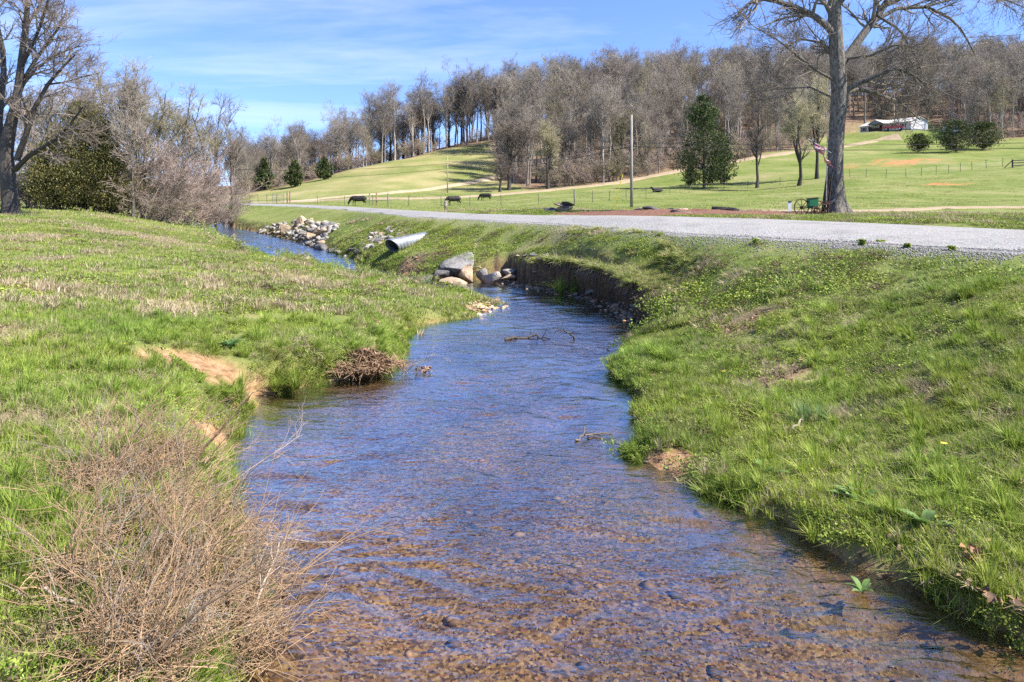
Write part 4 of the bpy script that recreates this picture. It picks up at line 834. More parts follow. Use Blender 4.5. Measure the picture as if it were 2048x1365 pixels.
# thinner trees and thicket along the left bank
LTREE = [tree_proto('bank', wood_tree(8, 500 + i, fork=i % 2 == 1, low=.25, spread=.85, r=.085, rmin=.007, n=(11, 6, 5, 4), crook=.03), M['bark_dark'] if i != 1 else M['bark_grey'], [M['twig_dark'], M['twig_wood'], M['twig_pink'], M['twig_olive']][i]) for i in range(4)]
def bank_tree(px, py, d, top, k, label, wide=1.0, group='bare trees of the left bank'):
    p = P(px, py, d); z = Hz(p.x, d); h = CAMZ - (top - HOR) / FPX * d - z
    return put_tree('bank_tree', LTREE[k], (p.x, d, z - .08), random.uniform(0, 6.28), (h / 8.2 * wide, h / 8.2 * wide, h / 8.2), label, 'tree', group)
bank_tree(266, 430, 38, 135, 1, 'slim pale forked tree rising in front of the left bank thicket', .9)
bank_tree(285, 430, 40, 170, 3, 'thin leaning tree with olive twig tips behind the slim forked tree', 1.0)
bank_tree(432, 430, 58, 175, 0, 'dark upright tree at the far end of the left bank thicket', .8)
bank_tree(462, 425, 66, 215, 0, 'second dark tree just right of the upright one beyond the creek bend', .8)
bank_tree(405, 430, 55, 225, 3, 'short olive budding tree behind the thicket by the creek bend', .9)
for i, (px, d, tp) in enumerate(((95, 44, 160), (140, 48, 175), (190, 46, 165), (235, 50, 150), (60, 50, 190), (-60, 46, 120), (-20, 52, 150), (320, 52, 190), (355, 56, 205), (170, 56, 190), (215, 44, 200), (120, 38, 230))):
    bank_tree(px, 425, d, tp, (1, 2, 0, 3)[i % 4], 'bare tree crowded in the brown tangle behind the left meadow', 1.05, 'trees tangled behind the meadow')
THK = [tree_proto('thicket', shrub(3.8, 520 + i, 15, .55, (7, 6, 4), .0065, .028, -.05, lean=(.35, -.15, 0) if i else None), M['twig_pink'], M['twig_pink'] if i != 2 else M['twig_wood']) for i in range(3)]
def put_shrub(px, py, d, h, k, rz, label, grp='bare shrubs of the thicket', wide=1.0):
    p = P(px, py, d); z = Hz(p.x, d); s = h / 3.8
    return put_tree('thicket_shrub', THK[k], (p.x, d, max(z, .05) - .05), rz, (s * wide, s * wide, s), label, 'shrub', grp)
for i, (px, d, h, k) in enumerate(((300, 41, 5.2, 1), (325, 44, 5.0, 2), (345, 47, 5.2, 1), (365, 50, 4.8, 1), (385, 52, 4.6, 2), (400, 55, 4.2, 1), (335, 42.5, 3.6, 1), (375, 48, 3.6, 0), (255, 40, 3.4, 0), (415, 58, 3.6, 2), (450, 66, 3.2, 0), (475, 72, 3.0, 1), (310, 40, 2.6, 2), (285, 39, 3.0, 0), (350, 45, 2.4, 1))):
    put_shrub(px, 430, d, h, k, random.uniform(-.5, .5), 'pinkish grey bare shrub arching over the creek in the thicket', wide=1.15)
for i, (px, d, h) in enumerate(((20, 37, 2.2), (60, 38, 2.6), (100, 37.5, 2.0), (130, 38, 2.4), (175, 38.5, 2.0), (215, 39, 2.6), (-40, 36, 2.6), (240, 40, 2.2), (-90, 36, 2.4), (85, 42, 4.2), (150, 44, 4.5), (30, 44, 4.2), (205, 45, 4.5))):
    put_shrub(px, 425, d, h, i % 3, random.uniform(0, 6), 'brown leafless shrub at the back edge of the left meadow', 'shrubs behind the left meadow', 1.3)
def bank_cedar(px, d, h, w, seed, label, n_):
    p = P(px, 425, d); z = Hz(p.x, d); pm = cedar(h, w, seed, n_ * 4, .10, pal=((.16, .15, .05), (.11, .115, .035), (.21, .18, .07), (.075, .08, .03)), pw=.55); e = empty('cedar_tree', (p.x, d, z - .05)); obj('trunk', pm[0], e); obj('crown', pm[1], e); return tag(e, label, 'tree', 'cedars')
bank_cedar(170, 38.2, 5.8, 2.5, 61, 'tall olive green cedar behind the left meadow', 9000)
bank_cedar(112, 37, 3.6, 1.8, 62, 'low rounded cedar at the left foot of the tall olive cedar', 5000)
bank_cedar(222, 38.5, 3.6, 1.9, 63, 'bushy cedar between the tall olive cedar and the slim forked tree', 5000)

# ------------------------------------------------------------------ stones
def rock_mesh(seed, mat, sub=3, flat=.75, rough=.03, cuts=9):
    import bmesh
    g = np.random.default_rng(seed); bm = bmesh.new(); bmesh.ops.create_icosphere(bm, subdivisions=sub, radius=1)
    V = np.array([v.co[:] for v in bm.verts]); F = np.array([[v.index for v in f.verts] for f in bm.faces]); bm.free()
    for k in range(cuts):
        n_ = unit(g.normal(0, 1, 3)); c_ = g.uniform(.28, .62); s = V @ n_; V = V - np.where(s > c_, s - c_, 0)[:, None] * n_[None] * .95
    V *= 1 + rough * (vnoise(V[:, 0] * 2.3 + 7 * seed, V[:, 1] * 2.3 + V[:, 2] * 1.7, seed) * .6 + .3 * vnoise(V[:, 0] * 5.1, V[:, 1] * 5.1 + V[:, 2] * 4, seed + 3))[:, None]
    V /= np.abs(V).max(0)[None]; V[:, 2] *= flat
    return mesh_np('stone', V, F, mat)
RK = {k: [rock_mesh(10 * j + i, M[k], 3) for i in range(4)] for j, k in enumerate(('rock', 'rock_pale', 'rock_tan', 'rock_dark'))}
RKS = {k: [rock_mesh(50 + 10 * j + i, M[k], 2, .7) for i in range(3)] for j, k in enumerate(('rock', 'rock_pale', 'rock_tan', 'rock_dark'))}
def stone(name, px, py, d, wpx, hpx, kind, var, label, grp=None, depth=1.0, tilt=(0, 0), rz=None, small=False, cat='rock', sink=.0):
    """a stone whose visible middle sits at a pixel, d metres ahead"""
    if name in ('boulder', 'flat_stone'): wpx *= 1.18; hpx *= 1.28; py += hpx * .10
    c_ = P(px, py, d); w, h = wpx / FPX * d / 2, hpx / FPX * d / 2; e = obj(name, (RKS if small else RK)[kind][var % (3 if small else 4)], None, (c_.x, c_.y, c_.z - sink), (tilt[0], tilt[1], rz if rz is not None else random.uniform(-.3, .3)), (w, w * depth, h / .75 * 1.05))
    return tag(e, label, cat, grp)
def bd(py, z): return (CAMZ - z) * FPX / (py - HOR)
BLD = 'boulders at the creek bend'
stone('boulder', 905, 533, 22.2, 84, 50, 'rock', 0, 'largest tilted grey slab of the boulders at the creek bend', BLD, .8, (.3, -.35))
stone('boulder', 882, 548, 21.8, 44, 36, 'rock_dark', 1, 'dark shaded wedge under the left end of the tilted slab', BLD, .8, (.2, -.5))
stone('boulder', 944, 528, 22.4, 46, 32, 'rock', 2, 'speckled grey boulder behind the round tan one', BLD, .9, (0, .2))
stone('boulder', 934, 547, 21.3, 31, 34, 'rock_tan', 3, 'round tan boulder in the middle of the boulders', BLD, .8)
stone('boulder', 966, 550, 21.2, 26, 28, 'rock', 1, 'small upright grey boulder right of the round tan one', BLD, .8, (0, -.5))
stone('boulder', 983, 556, 20.9, 34, 24, 'rock_pale', 0, 'pale rough boulder at the water right of the others', BLD, .8)
stone('boulder', 1019, 544, 21.2, 26, 14, 'rock_pale', 2, 'blocky pale stone perched at the left end of the eroded bank', BLD, .7)
stone('boulder', 1015, 555, 21.0, 28, 11, 'rock_tan', 1, 'flat tan slab below the perched blocky stone', BLD, .7)
stone('boulder', 907, 562, 20.8, 50, 14, 'rock_tan', 2, 'low flat stone at the waterline before the tilted slab', BLD, .7)
stone('boulder', 855, 558, 22.0, 40, 14, 'rock_dark', 3, 'dark low stone at the left end of the boulders', BLD, .8)
BAR = 'stones of the gravel bar'
stone('flat_stone', 941, 617, 16.3, 34, 17, 'rock_pale', 0, 'largest pale stone on the gravel bar tip', BAR, .8)
stone('flat_stone', 952, 630, 15.3, 44, 8, 'rock_pale', 1, 'flat pale slab lying at the water edge of the gravel bar', BAR, .8)
stone('flat_stone', 917, 631, 15.3, 26, 7, 'rock_tan', 2, 'thin tan slab left of the flat pale slab', BAR, .8)
stone('flat_stone', 886, 617, 16.1, 26, 13, 'rock_pale', 3, 'pale stone half buried in grass on the gravel bar', BAR, .8)
stone('flat_stone', 990, 602, 17.2, 19, 8, 'rock_tan', 0, 'small smooth tan stone alone at the gravel bar tip', BAR, .8)
stone('flat_stone', 959, 639, 14.7, 14, 6, 'rock_tan', 1, 'small wet stone in the water below the flat slabs', BAR, .8)
stone('flat_stone', 874, 625, 15.6, 32, 6, 'rock_tan', 3, 'long thin slab at the left end of the gravel bar', BAR, .8)
# riprap heaps beyond the bend
rg = np.random.default_rng(3)
def heap(poly, n_, size, label, grp, kinds=('rock', 'rock_pale', 'rock_pale', 'rock_tan')):
    poly = np.array(poly, float)
    k = 0
    while k < n_:
        px, py = rg.uniform(poly[:, 0].min(), poly[:, 0].max()), rg.uniform(poly[:, 1].min(), poly[:, 1].max())
        if polysd(np.array([px]), np.array([py]), poly)[0] > 0: continue
        g = hit(px, py, 12); s = size * rg.lognormal(0, .35); o_ = obj('riprap_stone', RKS[kinds[int(rg.integers(0, len(kinds)))]][int(rg.integers(0, 3))], None, (g.x, g.y, max(g.z, -.05) + s * .25), (rg.normal(0, .35), rg.normal(0, .35), rg.uniform(0, 6.28)), (s * rg.uniform(.8, 1.3), s * rg.uniform(.7, 1.1), s * rg.uniform(.6, .95)))
        tag(o_, label, 'rock', grp); k += 1
heap([(512, 466), (540, 452), (590, 447), (640, 445), (690, 452), (670, 462), (650, 482), (640, 500), (610, 494), (560, 472)], 190, .21, 'broken pale riprap stone in the long heap on the far creek bend', 'riprap of the long heap')
heap([(700, 502), (730, 480), (760, 464), (790, 458), (808, 466), (790, 476), (770, 490), (740, 502), (690, 516)], 60, .17, 'broken grey stone in the smaller heap beside the culvert', 'riprap beside the culvert')
heap([(620, 492), (650, 500), (690, 510), (650, 505)], 8, .3, 'mossy stone at the water edge below the long stone heap', 'stones at the water below the heap', ('rock', 'rock_dark'))
for k in range(34):                                            # stones weathering out of the eroded bank
    i = rg.uniform(14, 17.9); j = int(i); t_ = i - j; ex_, ey_ = RE[j][0] + (RE[j + 1][0] - RE[j][0]) * t_, RE[j][1] + (RE[j + 1][1] - RE[j][1]) * t_; gx_, gy_ = ex_ + rg.normal(0.02, .14), ey_ + rg.normal(-.05, .16); s = rg.uniform(.05, .15)
    tag(obj('bank_stone', RKS[('rock_dark', 'rock', 'rock_tan')[k % 3]][k % 3], None, (gx_, gy_, max(Hz(gx_, gy_), -.05) + s * .3), (rg.normal(0, .3), rg.normal(0, .3), rg.uniform(0, 6)), (s * 1.3, s, s * .8)), 'stone weathering out at the foot of the eroded bank', 'rock', 'stones of the eroded bank')
# roadside landscape: mulch island with slabs and a log
mc = (7.6, 29.2); th = np.linspace(0, 2 * math.pi, 56, endpoint=False)
def mulch():
    rings = 12; V = []; 
    for i in range(rings + 1):
        q = i / rings
        for t in th:
            w_ = 1 + .1 * math.sin(3 * t + 1) + .07 * math.sin(7 * t); V.append((mc[0] + 6.1 * q * w_ * math.cos(t), mc[1] + 2.7 * q * w_ * math.sin(t)))
    V = np.array(V); z = Hfull(V[:, 0], V[:, 1])[0]; q = np.repeat(np.arange(rings + 1) / rings, len(th)); z = z - .05 + .23 * (1 - q ** 2) * (1 + .25 * fbm(V[:, 0] * 1.5, V[:, 1] * 1.5, 3)) + .03 * fbm(V[:, 0] * 9, V[:, 1] * 9, 8) * (q < .98) + .03
    n_ = len(th); F = []
    for i in range(rings):
        for k in range(n_): F.append((i * n_ + k, (i + 1) * n_ + k, (i + 1) * n_ + (k + 1) % n_, i * n_ + (k + 1) % n_))
    return mesh_np('mulch_bed', np.concatenate([V, z[:, None]], 1), np.array(F), M['mulch'], smooth=True)
tag(obj('mulch_bed', mulch()), 'reddish brown mulch mound along the far side of the road', 'mulch bed', kind='structure')
MS = 'slabs set on the mulch mound'
stone('slab_stone', 1302, 419, 29.5, 36, 13, 'rock_dark', 0, 'squared grey slab on the mulch near the utility pole', MS, .6)
stone('slab_stone', 1276, 419, 29.8, 20, 9, 'rock_tan', 1, 'short tan slab left of the squared grey slab', MS, .6)
stone('slab_stone', 1344, 420, 31, 16, 8, 'rock_tan', 2, 'dark end stone beside the long tan slab', MS, .7)
stone('slab_stone', 1365, 420, 31, 32, 8, 'rock_tan', 3, 'long low tan slab on the mulch', MS, .6)
stone('slab_stone', 1362, 428, 27.6, 58, 14, 'rock', 1, 'sloping grey boulder at the front of the mulch mound', MS, .6, (0, .15))
lg = MB(); a_, b2 = P(1424, 420, 30.5), P(1478, 422, 30)
lg.tube([a_ + (b2 - a_) * t for t in (0, .2, .45, .7, .85, 1)], [.15, .16, .15, .14, .13, .07], 10)
tag(lg.build('log', M['bark_dark'], smooth=True), 'short dark barked log lying on the mulch mound', 'log')
SS = 'stones of the roadside stack'
stone('slab_stone', 1104, 423, 31, 34, 15, 'rock_dark', 2, 'dark base stone of the roadside stone stack', SS, .7)
stone('slab_stone', 1130, 421, 31, 36, 17, 'rock_tan', 0, 'pinkish base stone of the roadside stone stack', SS, .7)
stone('slab_stone', 1133, 413.5, 31, 30, 8, 'rock_dark', 3, 'thin middle slab of the roadside stone stack', SS, .7, (0, .2))
stone('slab_stone', 1136, 407.5, 31, 30, 9, 'rock_dark', 1, 'thick tilted slab on top of the roadside stone stack', SS, .7, (0, .2))
stone('slab_stone', 1118, 410, 31, 26, 8, 'rock_tan', 3, 'rusty red slab jutting left from the roadside stone stack', SS, .7, (0, .12))

# gravel verge and stream pebbles (stuff)
def pebbles(n_, sampler, s0, s1, pal, name, label, cat, flat=.6, sink=.3):
    x, y, z = sampler(n_); n_ = len(x); s = rng.uniform(s0, s1, n_) ** 1.0
    ov = np.array([(1, 0, 0), (-1, 0, 0), (0, 1, 0), (0, -1, 0), (0, 0, 1), (0, 0, -1), (.65, .65, .3), (-.65, .6, .2), (.6, -.65, .25), (-.6, -.6, .3)]) 
    of = np.array([(0, 6, 4), (6, 2, 4), (2, 7, 4), (7, 1, 4), (1, 9, 4), (9, 3, 4), (3, 8, 4), (8, 0, 4), (6, 0, 5), (2, 6, 5), (7, 2, 5), (1, 7, 5), (9, 1, 5), (3, 9, 5), (8, 3, 5), (0, 8, 5)])
    jit = ov[None] * rng.uniform(.7, 1.2, (n_, 10, 1)); jit[..., 2] *= flat; jit[..., 0] *= rng.uniform(.8, 1.5, (n_, 1)); V = rotz(jit, rng.uniform(0, 6.28, (n_, 1))) * s[:, None, None]; V += np.stack([x, y, z + s * flat * sink], -1)[:, None]
    F = (np.arange(n_)[:, None, None] * 10 + of[None]).reshape(-1, 3)
    o_ = obj(name, mesh_np(name, V.reshape(-1, 3), F, M['pebble'], {'tint': ('FLOAT_COLOR', np.repeat(cols(n_, pal, .25), 10, 0))})); return tag(o_, label, cat, kind='stuff')
M['pebble'] = leafy('pebble', 0.0, 2.0, .15, .01)
def s_bed(n_):
    a = np.radians(rng.uniform(-36, 40, n_)); d = np.exp(rng.uniform(math.log(3), math.log(24), n_)); x, y = d * np.sin(a), d * np.cos(a); z, sd, rd, mk = Hfull(x, y); k = (sd < .08) & (fbm(x * .8, y * .8, 71) + .5 > rng.uniform(-.6, 1.2, n_)); return x[k], y[k], z[k]
pebbles(15000, s_bed, .004, .013, [(.30, .18, .09), (.24, .14, .07), (.36, .24, .13), (.17, .11, .07), (.28, .17, .10), (.33, .16, .09)], 'stream_pebbles', 'brown and ochre pebbles on the creek bed', 'pebbles')
pebbles(420, s_bed, .012, .06, [(.30, .19, .10), (.22, .14, .08), (.38, .26, .15), (.14, .11, .085)], 'bed_stones', 'flat brown stones scattered on the creek bed', 'stones', .35, .1)
def s_edge(n_):
    i = rng.integers(14, 18, n_); t = rng.uniform(0, 1, n_); E = np.array(RE); x = E[i, 0] + (E[i + 1, 0] - E[i, 0]) * t + rng.normal(0, .25, n_); y = E[i, 1] + (E[i + 1, 1] - E[i, 1]) * t + rng.normal(0, .25, n_); z, sd, rd, mk = Hfull(x, y); k = (sd < .12) & (sd > -.7) & (z < .12); return x[k], y[k], np.maximum(z[k], -.03)
pebbles(1100, s_edge, .02, .08, [(.26, .18, .11), (.20, .15, .10), (.30, .24, .17), (.12, .10, .085), (.34, .17, .08)], 'shore_cobbles', 'tan cobbles along the foot of the eroded bank', 'cobbles', .6, .5)
def s_bar(n_):
    a = rng.uniform(0, 1, n_); x = -2.3 + 2.0 * a + rng.normal(0, .2, n_); y = 14.8 + 1.8 * a + rng.normal(0, .35, n_); z, sd, rd, mk = Hfull(x, y); k = (np.abs(sd) < .4); return x[k], y[k], np.maximum(z[k], -.03)
pebbles(420, s_bar, .02, .08, [(.50, .34, .2), (.42, .25, .14), (.55, .45, .32), (.3, .2, .13)], 'bar_pebbles', 'orange and tan gravel on the bar tip', 'pebbles', .6, .5)
def s_verge(n_):
    E = np.array(NEAR_EDGE); i = rng.choice([1, 2, 3, 4, 5, 6, 7], n_, p=[.1, .3, .22, .16, .1, .07, .05]); t = rng.uniform(0, 1, n_); x = E[i, 0] + (E[i + 1, 0] - E[i, 0]) * t; y = E[i, 1] + (E[i + 1, 1] - E[i, 1]) * t; ex, ey = E[i + 1, 0] - E[i, 0], E[i + 1, 1] - E[i, 1]; L = np.hypot(ex, ey); o_ = rng.normal(.25, .33, n_); x = x + ey / L * -o_ * np.sign(ey) ; y = y + ex / L * o_ * np.sign(ey)
    z, sd, rd, mk = Hfull(x, y); k = (rd > -.8) & (rd < 1.3); return x[k], y[k], z[k] + np.where(rd[k] < 0, .03, 0)
pebbles(15000, s_verge, .005, .018, [(.30, .29, .27), (.24, .23, .21), (.36, .35, .33), (.18, .17, .16), (.32, .28, .22)], 'verge_gravel', 'loose pale grey gravel spilling along the road edge', 'gravel', .8, .4)

# ------------------------------------------------------------------ culvert
gk = hit(795, 503, 15); kd = gk.y; c0, c1 = P(790, 491, kd - .35), P(850, 478, kd + 1.5)
ax = (c1 - c0).normalized(); q_ = ax.to_track_quat('Z', 'Y').to_matrix(); cl = (c1 - c0).length + 1.2; R0 = .25
cul = empty('culvert_pipe', c0)
V, F = [], []; NS, NR = 20, 64
for i in range(NR + 1):
    t = i / NR; r = R0 + .024 * math.sin(t * 2 * math.pi * 16)
    for k in range(NS):
        a = 2 * math.pi * k / NS; v = q_ @ Vector((math.cos(a) * r, math.sin(a) * r, 0)); s0 = -.20 + .32 * (v.z / R0) * -1 * .6      # mitred mouth: lower lip reaches out
        V.append(v + ax * (s0 * (1 - t) + cl * t))
for i in range(NR):
    for k in range(NS): F.append((i * NS + k, i * NS + (k + 1) % NS, (i + 1) * NS + (k + 1) % NS, (i + 1) * NS + k))
mb = MB(); mb.add(V, F); pipe = mb.build('pipe_wall', M['steel'], cul, smooth=True)
sm = pipe.modifiers.new('wall', 'SOLIDIFY'); sm.thickness = .012
tag(cul, 'corrugated galvanised culvert pipe poking from the grassy bank', 'pipe')

# ------------------------------------------------------------------ poles and wires
def pole(px, py, top, dmin, w, label, lean=0):
    g = hit(px, py, dmin); h = (py - top) / FPX * g.y; e = empty('utility_pole', (g.x, g.y, g.z - .3)); mb = MB(); mb.tube([(0, 0, 0), (lean * .5, 0, h * .5), (lean, 0, h + .3)], [w, w * .88, w * .72], 10); mb.build('pole_shaft', M['pole_wood'], e, smooth=True)
    return e, g, h
e1, pg1, ph1 = pole(1263, 416, 230, 45, .14, '')
for dz in (ph1 * .70, ph1 * .66):
    mb = MB(); mb.tube([(-.16, 0, dz), (.18, 0, dz)], [.05, .05], 8); mb.box((0.19, 0, dz), (.08, .1, .16)); mb.build('insulator', M['cable'], e1)
tag(e1, 'weathered utility pole standing behind the mulch mound', 'utility pole', 'utility poles')
e2, pg2, ph2 = pole(895, 386, 313, 80, .11, '')
tag(e2, 'thin distant utility pole on the left pasture', 'utility pole', 'utility poles')
ga, gb = Vector((pg1.x, pg1.y, pg1.z + ph1 * .72)), hit(1228, 416, 45)
gb.z = Hz(gb.x, gb.y)
gw = empty('guy_wire', gb); mb = MB(); mb.tube([(0, 0, -.1), ga - gb], .012, 5); mb.build('wire', M['cable'], gw); mb = MB(); mb.tube([(0, 0, .1), (ga - gb) * .5], .035, 8); mb.build('yellow_guard', M['yellow'], gw)
tag(gw, 'guy wire with yellow guard running up to the utility pole', 'guy wire')
def wire(a, b_, sag, r, label, n_=18):
    pts = [a.lerp(b_, i / n_) - Vector((0, 0, sag * 4 * (i / n_) * (1 - i / n_))) for i in range(n_ + 1)]; mb = MB(); mb.tube(pts, r, 5); return tag(mb.build('power_line', M['cable']), label, 'power line', 'power lines')
t1 = Vector((pg1.x, pg1.y, pg1.z + ph1 * .70)); t1b = Vector((pg1.x, pg1.y, pg1.z + ph1 * .66)); t2 = Vector((pg2.x, pg2.y, pg2.z + ph2 * .8)); t2b = Vector((pg2.x, pg2.y, pg2.z + ph2 * .66))
wire(t1, P(2500, 270, 62), .5, .022, 'upper power line running right from the utility pole')
wire(t1b, P(2500, 279, 62), .6, .03, 'lower power line running right from the utility pole')
wire(t1, t2, .8, .022, 'upper power line sagging left across the pasture to the thin pole')
wire(t1b, t2b, .9, .026, 'lower power line sagging left across the pasture to the thin pole')
wire(t2, P(330, 330, 150), 1.2, .028, 'upper power line crossing before the left hill wood')
wire(t2b, P(330, 352, 150), 1.2, .03, 'lower power line crossing before the left hill wood')

# ------------------------------------------------------------------ fences
POST = MB().box((0, 0, .62), (.055, .055, 1.5)).mesh('steel_post', M['tpost'])
mbp = MB(); mbp.tube([(0, 0, -.2), (0, 0, .7), (.01, 0, 1.45)], [.10, .095, .09], 9); WPOST = mbp.mesh('wood_post', M['post_wood'])
mbp = MB(); mbp.tube([(0, 0, -.2), (0, 0, .7), (.01, 0, 1.5)], [.11, .105, .10], 9); OPOST = mbp.mesh('cedar_post', M['post_orange'])
def fence(pts, label, every=5.0, wires=(.35, .75, 1.15), special=(), h=1.0, r=.008, grp='wire fences'):
    W = np.array([tuple(p) for p in pts]); s = np.concatenate([[0], np.cumsum(np.linalg.norm(np.diff(W[:, :2], axis=0), axis=1))]); n_ = max(2, int(s[-1] / every)); t = np.linspace(0, s[-1], n_ + 1); x, y = np.interp(t, s, W[:, 0]), np.interp(t, s, W[:, 1]); z = Hfull(x, y)[0]
    e = empty('wire_fence', (x[0], y[0], z[0])); o0 = Vector((x[0], y[0], z[0]))
    for i in range(n_ + 1): obj('post', POST, e, Vector((x[i], y[i], z[i])) - o0, (random.uniform(-.05, .05), random.uniform(-.05, .05), random.uniform(0, 1.5)), (1, 1, h * random.uniform(.93, 1.05)))
    for hz in wires:
        mb = MB(); mb.tube([Vector((x[i], y[i], z[i] + hz * h)) - o0 for i in range(n_ + 1)], r, 4); mb.build('wire', M['wire'], e)
    return tag(e, label, 'fence', grp), o0
rf, ro = fence([hit(px, py, 50) for px, py in ((500, 406), (575, 408), (640, 409), (733, 412), (775, 412), (850, 413), (1000, 412), (1100, 410), (1149, 408))], 'long wire fence on thin posts along the far side of the road')
for px, py, me, lab in ((575, 408.5, OPOST, 'orange cedar post'), (580, 408, WPOST, None), (739, 412.5, WPOST, None), (753, 412, OPOST, 'orange cedar brace post'), (776, 412, WPOST, None), (1149, 409, WPOST, None)):
    g = hit(px, py, 50); o_ = obj('post', me, rf, g - ro, None, (1, 1, 1.12))
    if lab: o_['label'] = lab
mb = MB(); ga_, gb_ = hit(739, 412.5, 50) - ro, hit(776, 412, 50) - ro; mb.tube([ga_ + Vector((0, 0, .75)), gb_ + Vector((0, 0, .75))], .07, 8); mb.build('brace_rail', M['post_wood'], rf)
g = hit(557, 407, 50); ge_ = empty('pasture_gate', g)
for z_ in (.3, .55, .8, 1.05, 1.3): mb = MB(); mb.tube([(-.9, 0, z_), (.7, .2, z_)], .03, 6); mb.build('gate_rail', M['wire'], ge_)
for x_, y_ in ((-.9, 0), (.7, .2)): mb = MB(); mb.tube([(x_, y_, 0), (x_, y_, 1.4)], .04, 6); mb.build('gate_stile', M['wire'], ge_)
tag(ge_, 'grey tube gate at the far left end of the road fence', 'gate')
fence([hit(px, py, 60) for px, py in ((1149, 408), (1210, 403), (1270, 396), (1354, 389), (1430, 382), (1500, 377), (1560, 371))], 'wire fence climbing the pasture past the tall cedar')
fence([hit(px, py, 70) for px, py in ((1700, 355), (1742, 357), (1805, 356), (1875, 350), (1952, 340), (2005, 334))], 'wire fence on dark posts across the right pasture', 3.0)
g0, g1 = hit(2025, 336, 70), hit(2100, 332, 70); bf = empty('board_fence', g0); dv = (g1 - g0); L_ = dv.length
for k in range(4):
    p = g0 + dv * (k / 3); p.z = Hz(p.x, p.y); mb = MB(); mb.box((0, 0, .6), (.16, .16, 1.5)); mb.build('post', M['black_board'], bf, loc=p - g0)
for z_ in (.35, .75, 1.15): mb = MB(); mb.bar(Vector((0, -.1, z_)), dv + Vector((0, -.1, z_)), .03, .16); mb.build('board', M['black_board'], bf)
ba = hit(2008, 337, 70) - g0; mb = MB(); mb.bar(ba, (0, 0, 1.2), .1, .1); mb.build('brace', M['black_board'], bf)
tag(bf, 'short black board fence at the far right', 'fence')
g = hit(891, 421, 25); sp = MB(); hh = 19 / FPX * g.y; sp.tube([(0, 0, -.1), (0, 0, hh * .5), (.01, 0, hh * .93), (.0, 0, hh)], [.11, .105, .10, .05], 8); tag(sp.build('stub_post', M['post_wood'], loc=g), 'stout grey post stub at the roadside before a cow', 'post')
g = hit(1579, 430, 20); sg = empty('marker_sign', g); u_ = g.y / FPX
mb = MB(); mb.bar((0, 0, -.1), (0, 0, 25 * u_), .03); mb.build('stake', M['tpost'], sg); mb = MB(); mb.box((0, -.03, 16 * u_), (7 * u_, .02, 19 * u_)); mb.build('panel', M['white_paint'], sg); mb = MB(); mb.box((0, -.03, 26.5 * u_), (7 * u_, .05, 2.5 * u_)); mb.build('cap', M['tpost'], sg)
tag(sg, 'narrow white marker panel on a stake left of the planter', 'sign')

# ------------------------------------------------------------------ things leaning on the big tree
def pt(px, py, dd=0): return P(px, py, BD + dd)
for a, b_, w, lab in (((1646, 410), (1657, 351), .20, 'dark weathered board leaning on the trunk, the outer of two'), ((1653, 409), (1662, 350), .12, 'narrow dark board leaning on the trunk, the inner of two')):
    p0 = pt(*a, -.75); p0.z = Hz(p0.x, p0.y); p1 = pt(*b_, -.55); mb = MB(); mb.bar((0, 0, 0), p1 - p0, w, .04); tag(mb.build('leaning_board', M['dark_wood'], loc=p0), lab, 'board', 'boards leaning on the trunk')
p0 = pt(1652, 409, -.85); p0.z = Hz(p0.x, p0.y); p1 = pt(1655, 262, -.55); mb = MB(); mb.tube([(0, 0, 0), p1 - p0], .022, 8); tag(mb.build('thin_pole', M['pole_wood'], loc=p0), 'thin pale pole standing against the left side of the trunk', 'pole')
# flag on a slanting staff
f0, f1 = pt(1662, 306, -.5), pt(1616, 278, -1.0); fl = empty('flag', f0); mb = MB(); mb.tube([(0, 0, 0), f1 - f0], .012, 8); mb.build('staff', M['white_paint'], fl); mb = MB(); mb.tube([(f1 - f0), (f1 - f0) * 1.02], .022, 8); mb.build('finial', M['steel'], fl)
m, n, l = material('flag_cloth'); M['flag'] = m
o_ = n.new('ShaderNodeOutputMaterial'); b = n.new('ShaderNodeBsdfPrincipled'); b.inputs['Roughness'].default_value = .8; tl = n.new('ShaderNodeBsdfTranslucent'); mxs = n.new('ShaderNodeMixShader'); mxs.inputs[0].default_value = .3
au = n.new('ShaderNodeAttribute'); au.attribute_name = 'cloth'; sep = n.new('ShaderNodeSeparateXYZ'); l.new(au.outputs['Vector'], sep.inputs[0])
def fm(op, a, bb):
    x = n.new('ShaderNodeMath'); x.operation = op
    for i, v in enumerate((a, bb)):
        if isinstance(v, (int, float)): x.inputs[i].default_value = v
        else: l.new(v, x.inputs[i])
    return x.outputs[0]
st = fm('GREATER_THAN', fm('FRACT', fm('MULTIPLY', sep.outputs[1], 6.5), 0), .5)
can = fm('MULTIPLY', fm('LESS_THAN', sep.outputs[0], .45), fm('LESS_THAN', sep.outputs[1], .54))
su, sv = fm('SUBTRACT', fm('FRACT', fm('MULTIPLY', sep.outputs[0], 13.5), 0), .5), fm('SUBTRACT', fm('FRACT', fm('MULTIPLY', sep.outputs[1], 9.5), 0), .5)
star = fm('LESS_THAN', fm('ADD', fm('MULTIPLY', su, su), fm('MULTIPLY', sv, sv)), .07)
def mxc(f, c1_, c2_):
    x = n.new('ShaderNodeMixRGB'); l.new(f, x.inputs[0])
    for i, v in ((1, c1_), (2, c2_)):
        if isinstance(v, tuple): x.inputs[i].default_value = (*v, 1)
        else: l.new(v, x.inputs[i])
    return x.outputs[0]
cc = mxc(can, mxc(st, (.62, .02, .05), (.78, .76, .76)), mxc(star, (.02, .035, .16), (.75, .75, .78)))
l.new(cc, b.inputs['Base Color']); l.new(cc, tl.inputs[0]); l.new(b.outputs[0], mxs.inputs[1]); l.new(tl.outputs[0], mxs.inputs[2]); l.new(mxs.outputs[0], o_.inputs[0])
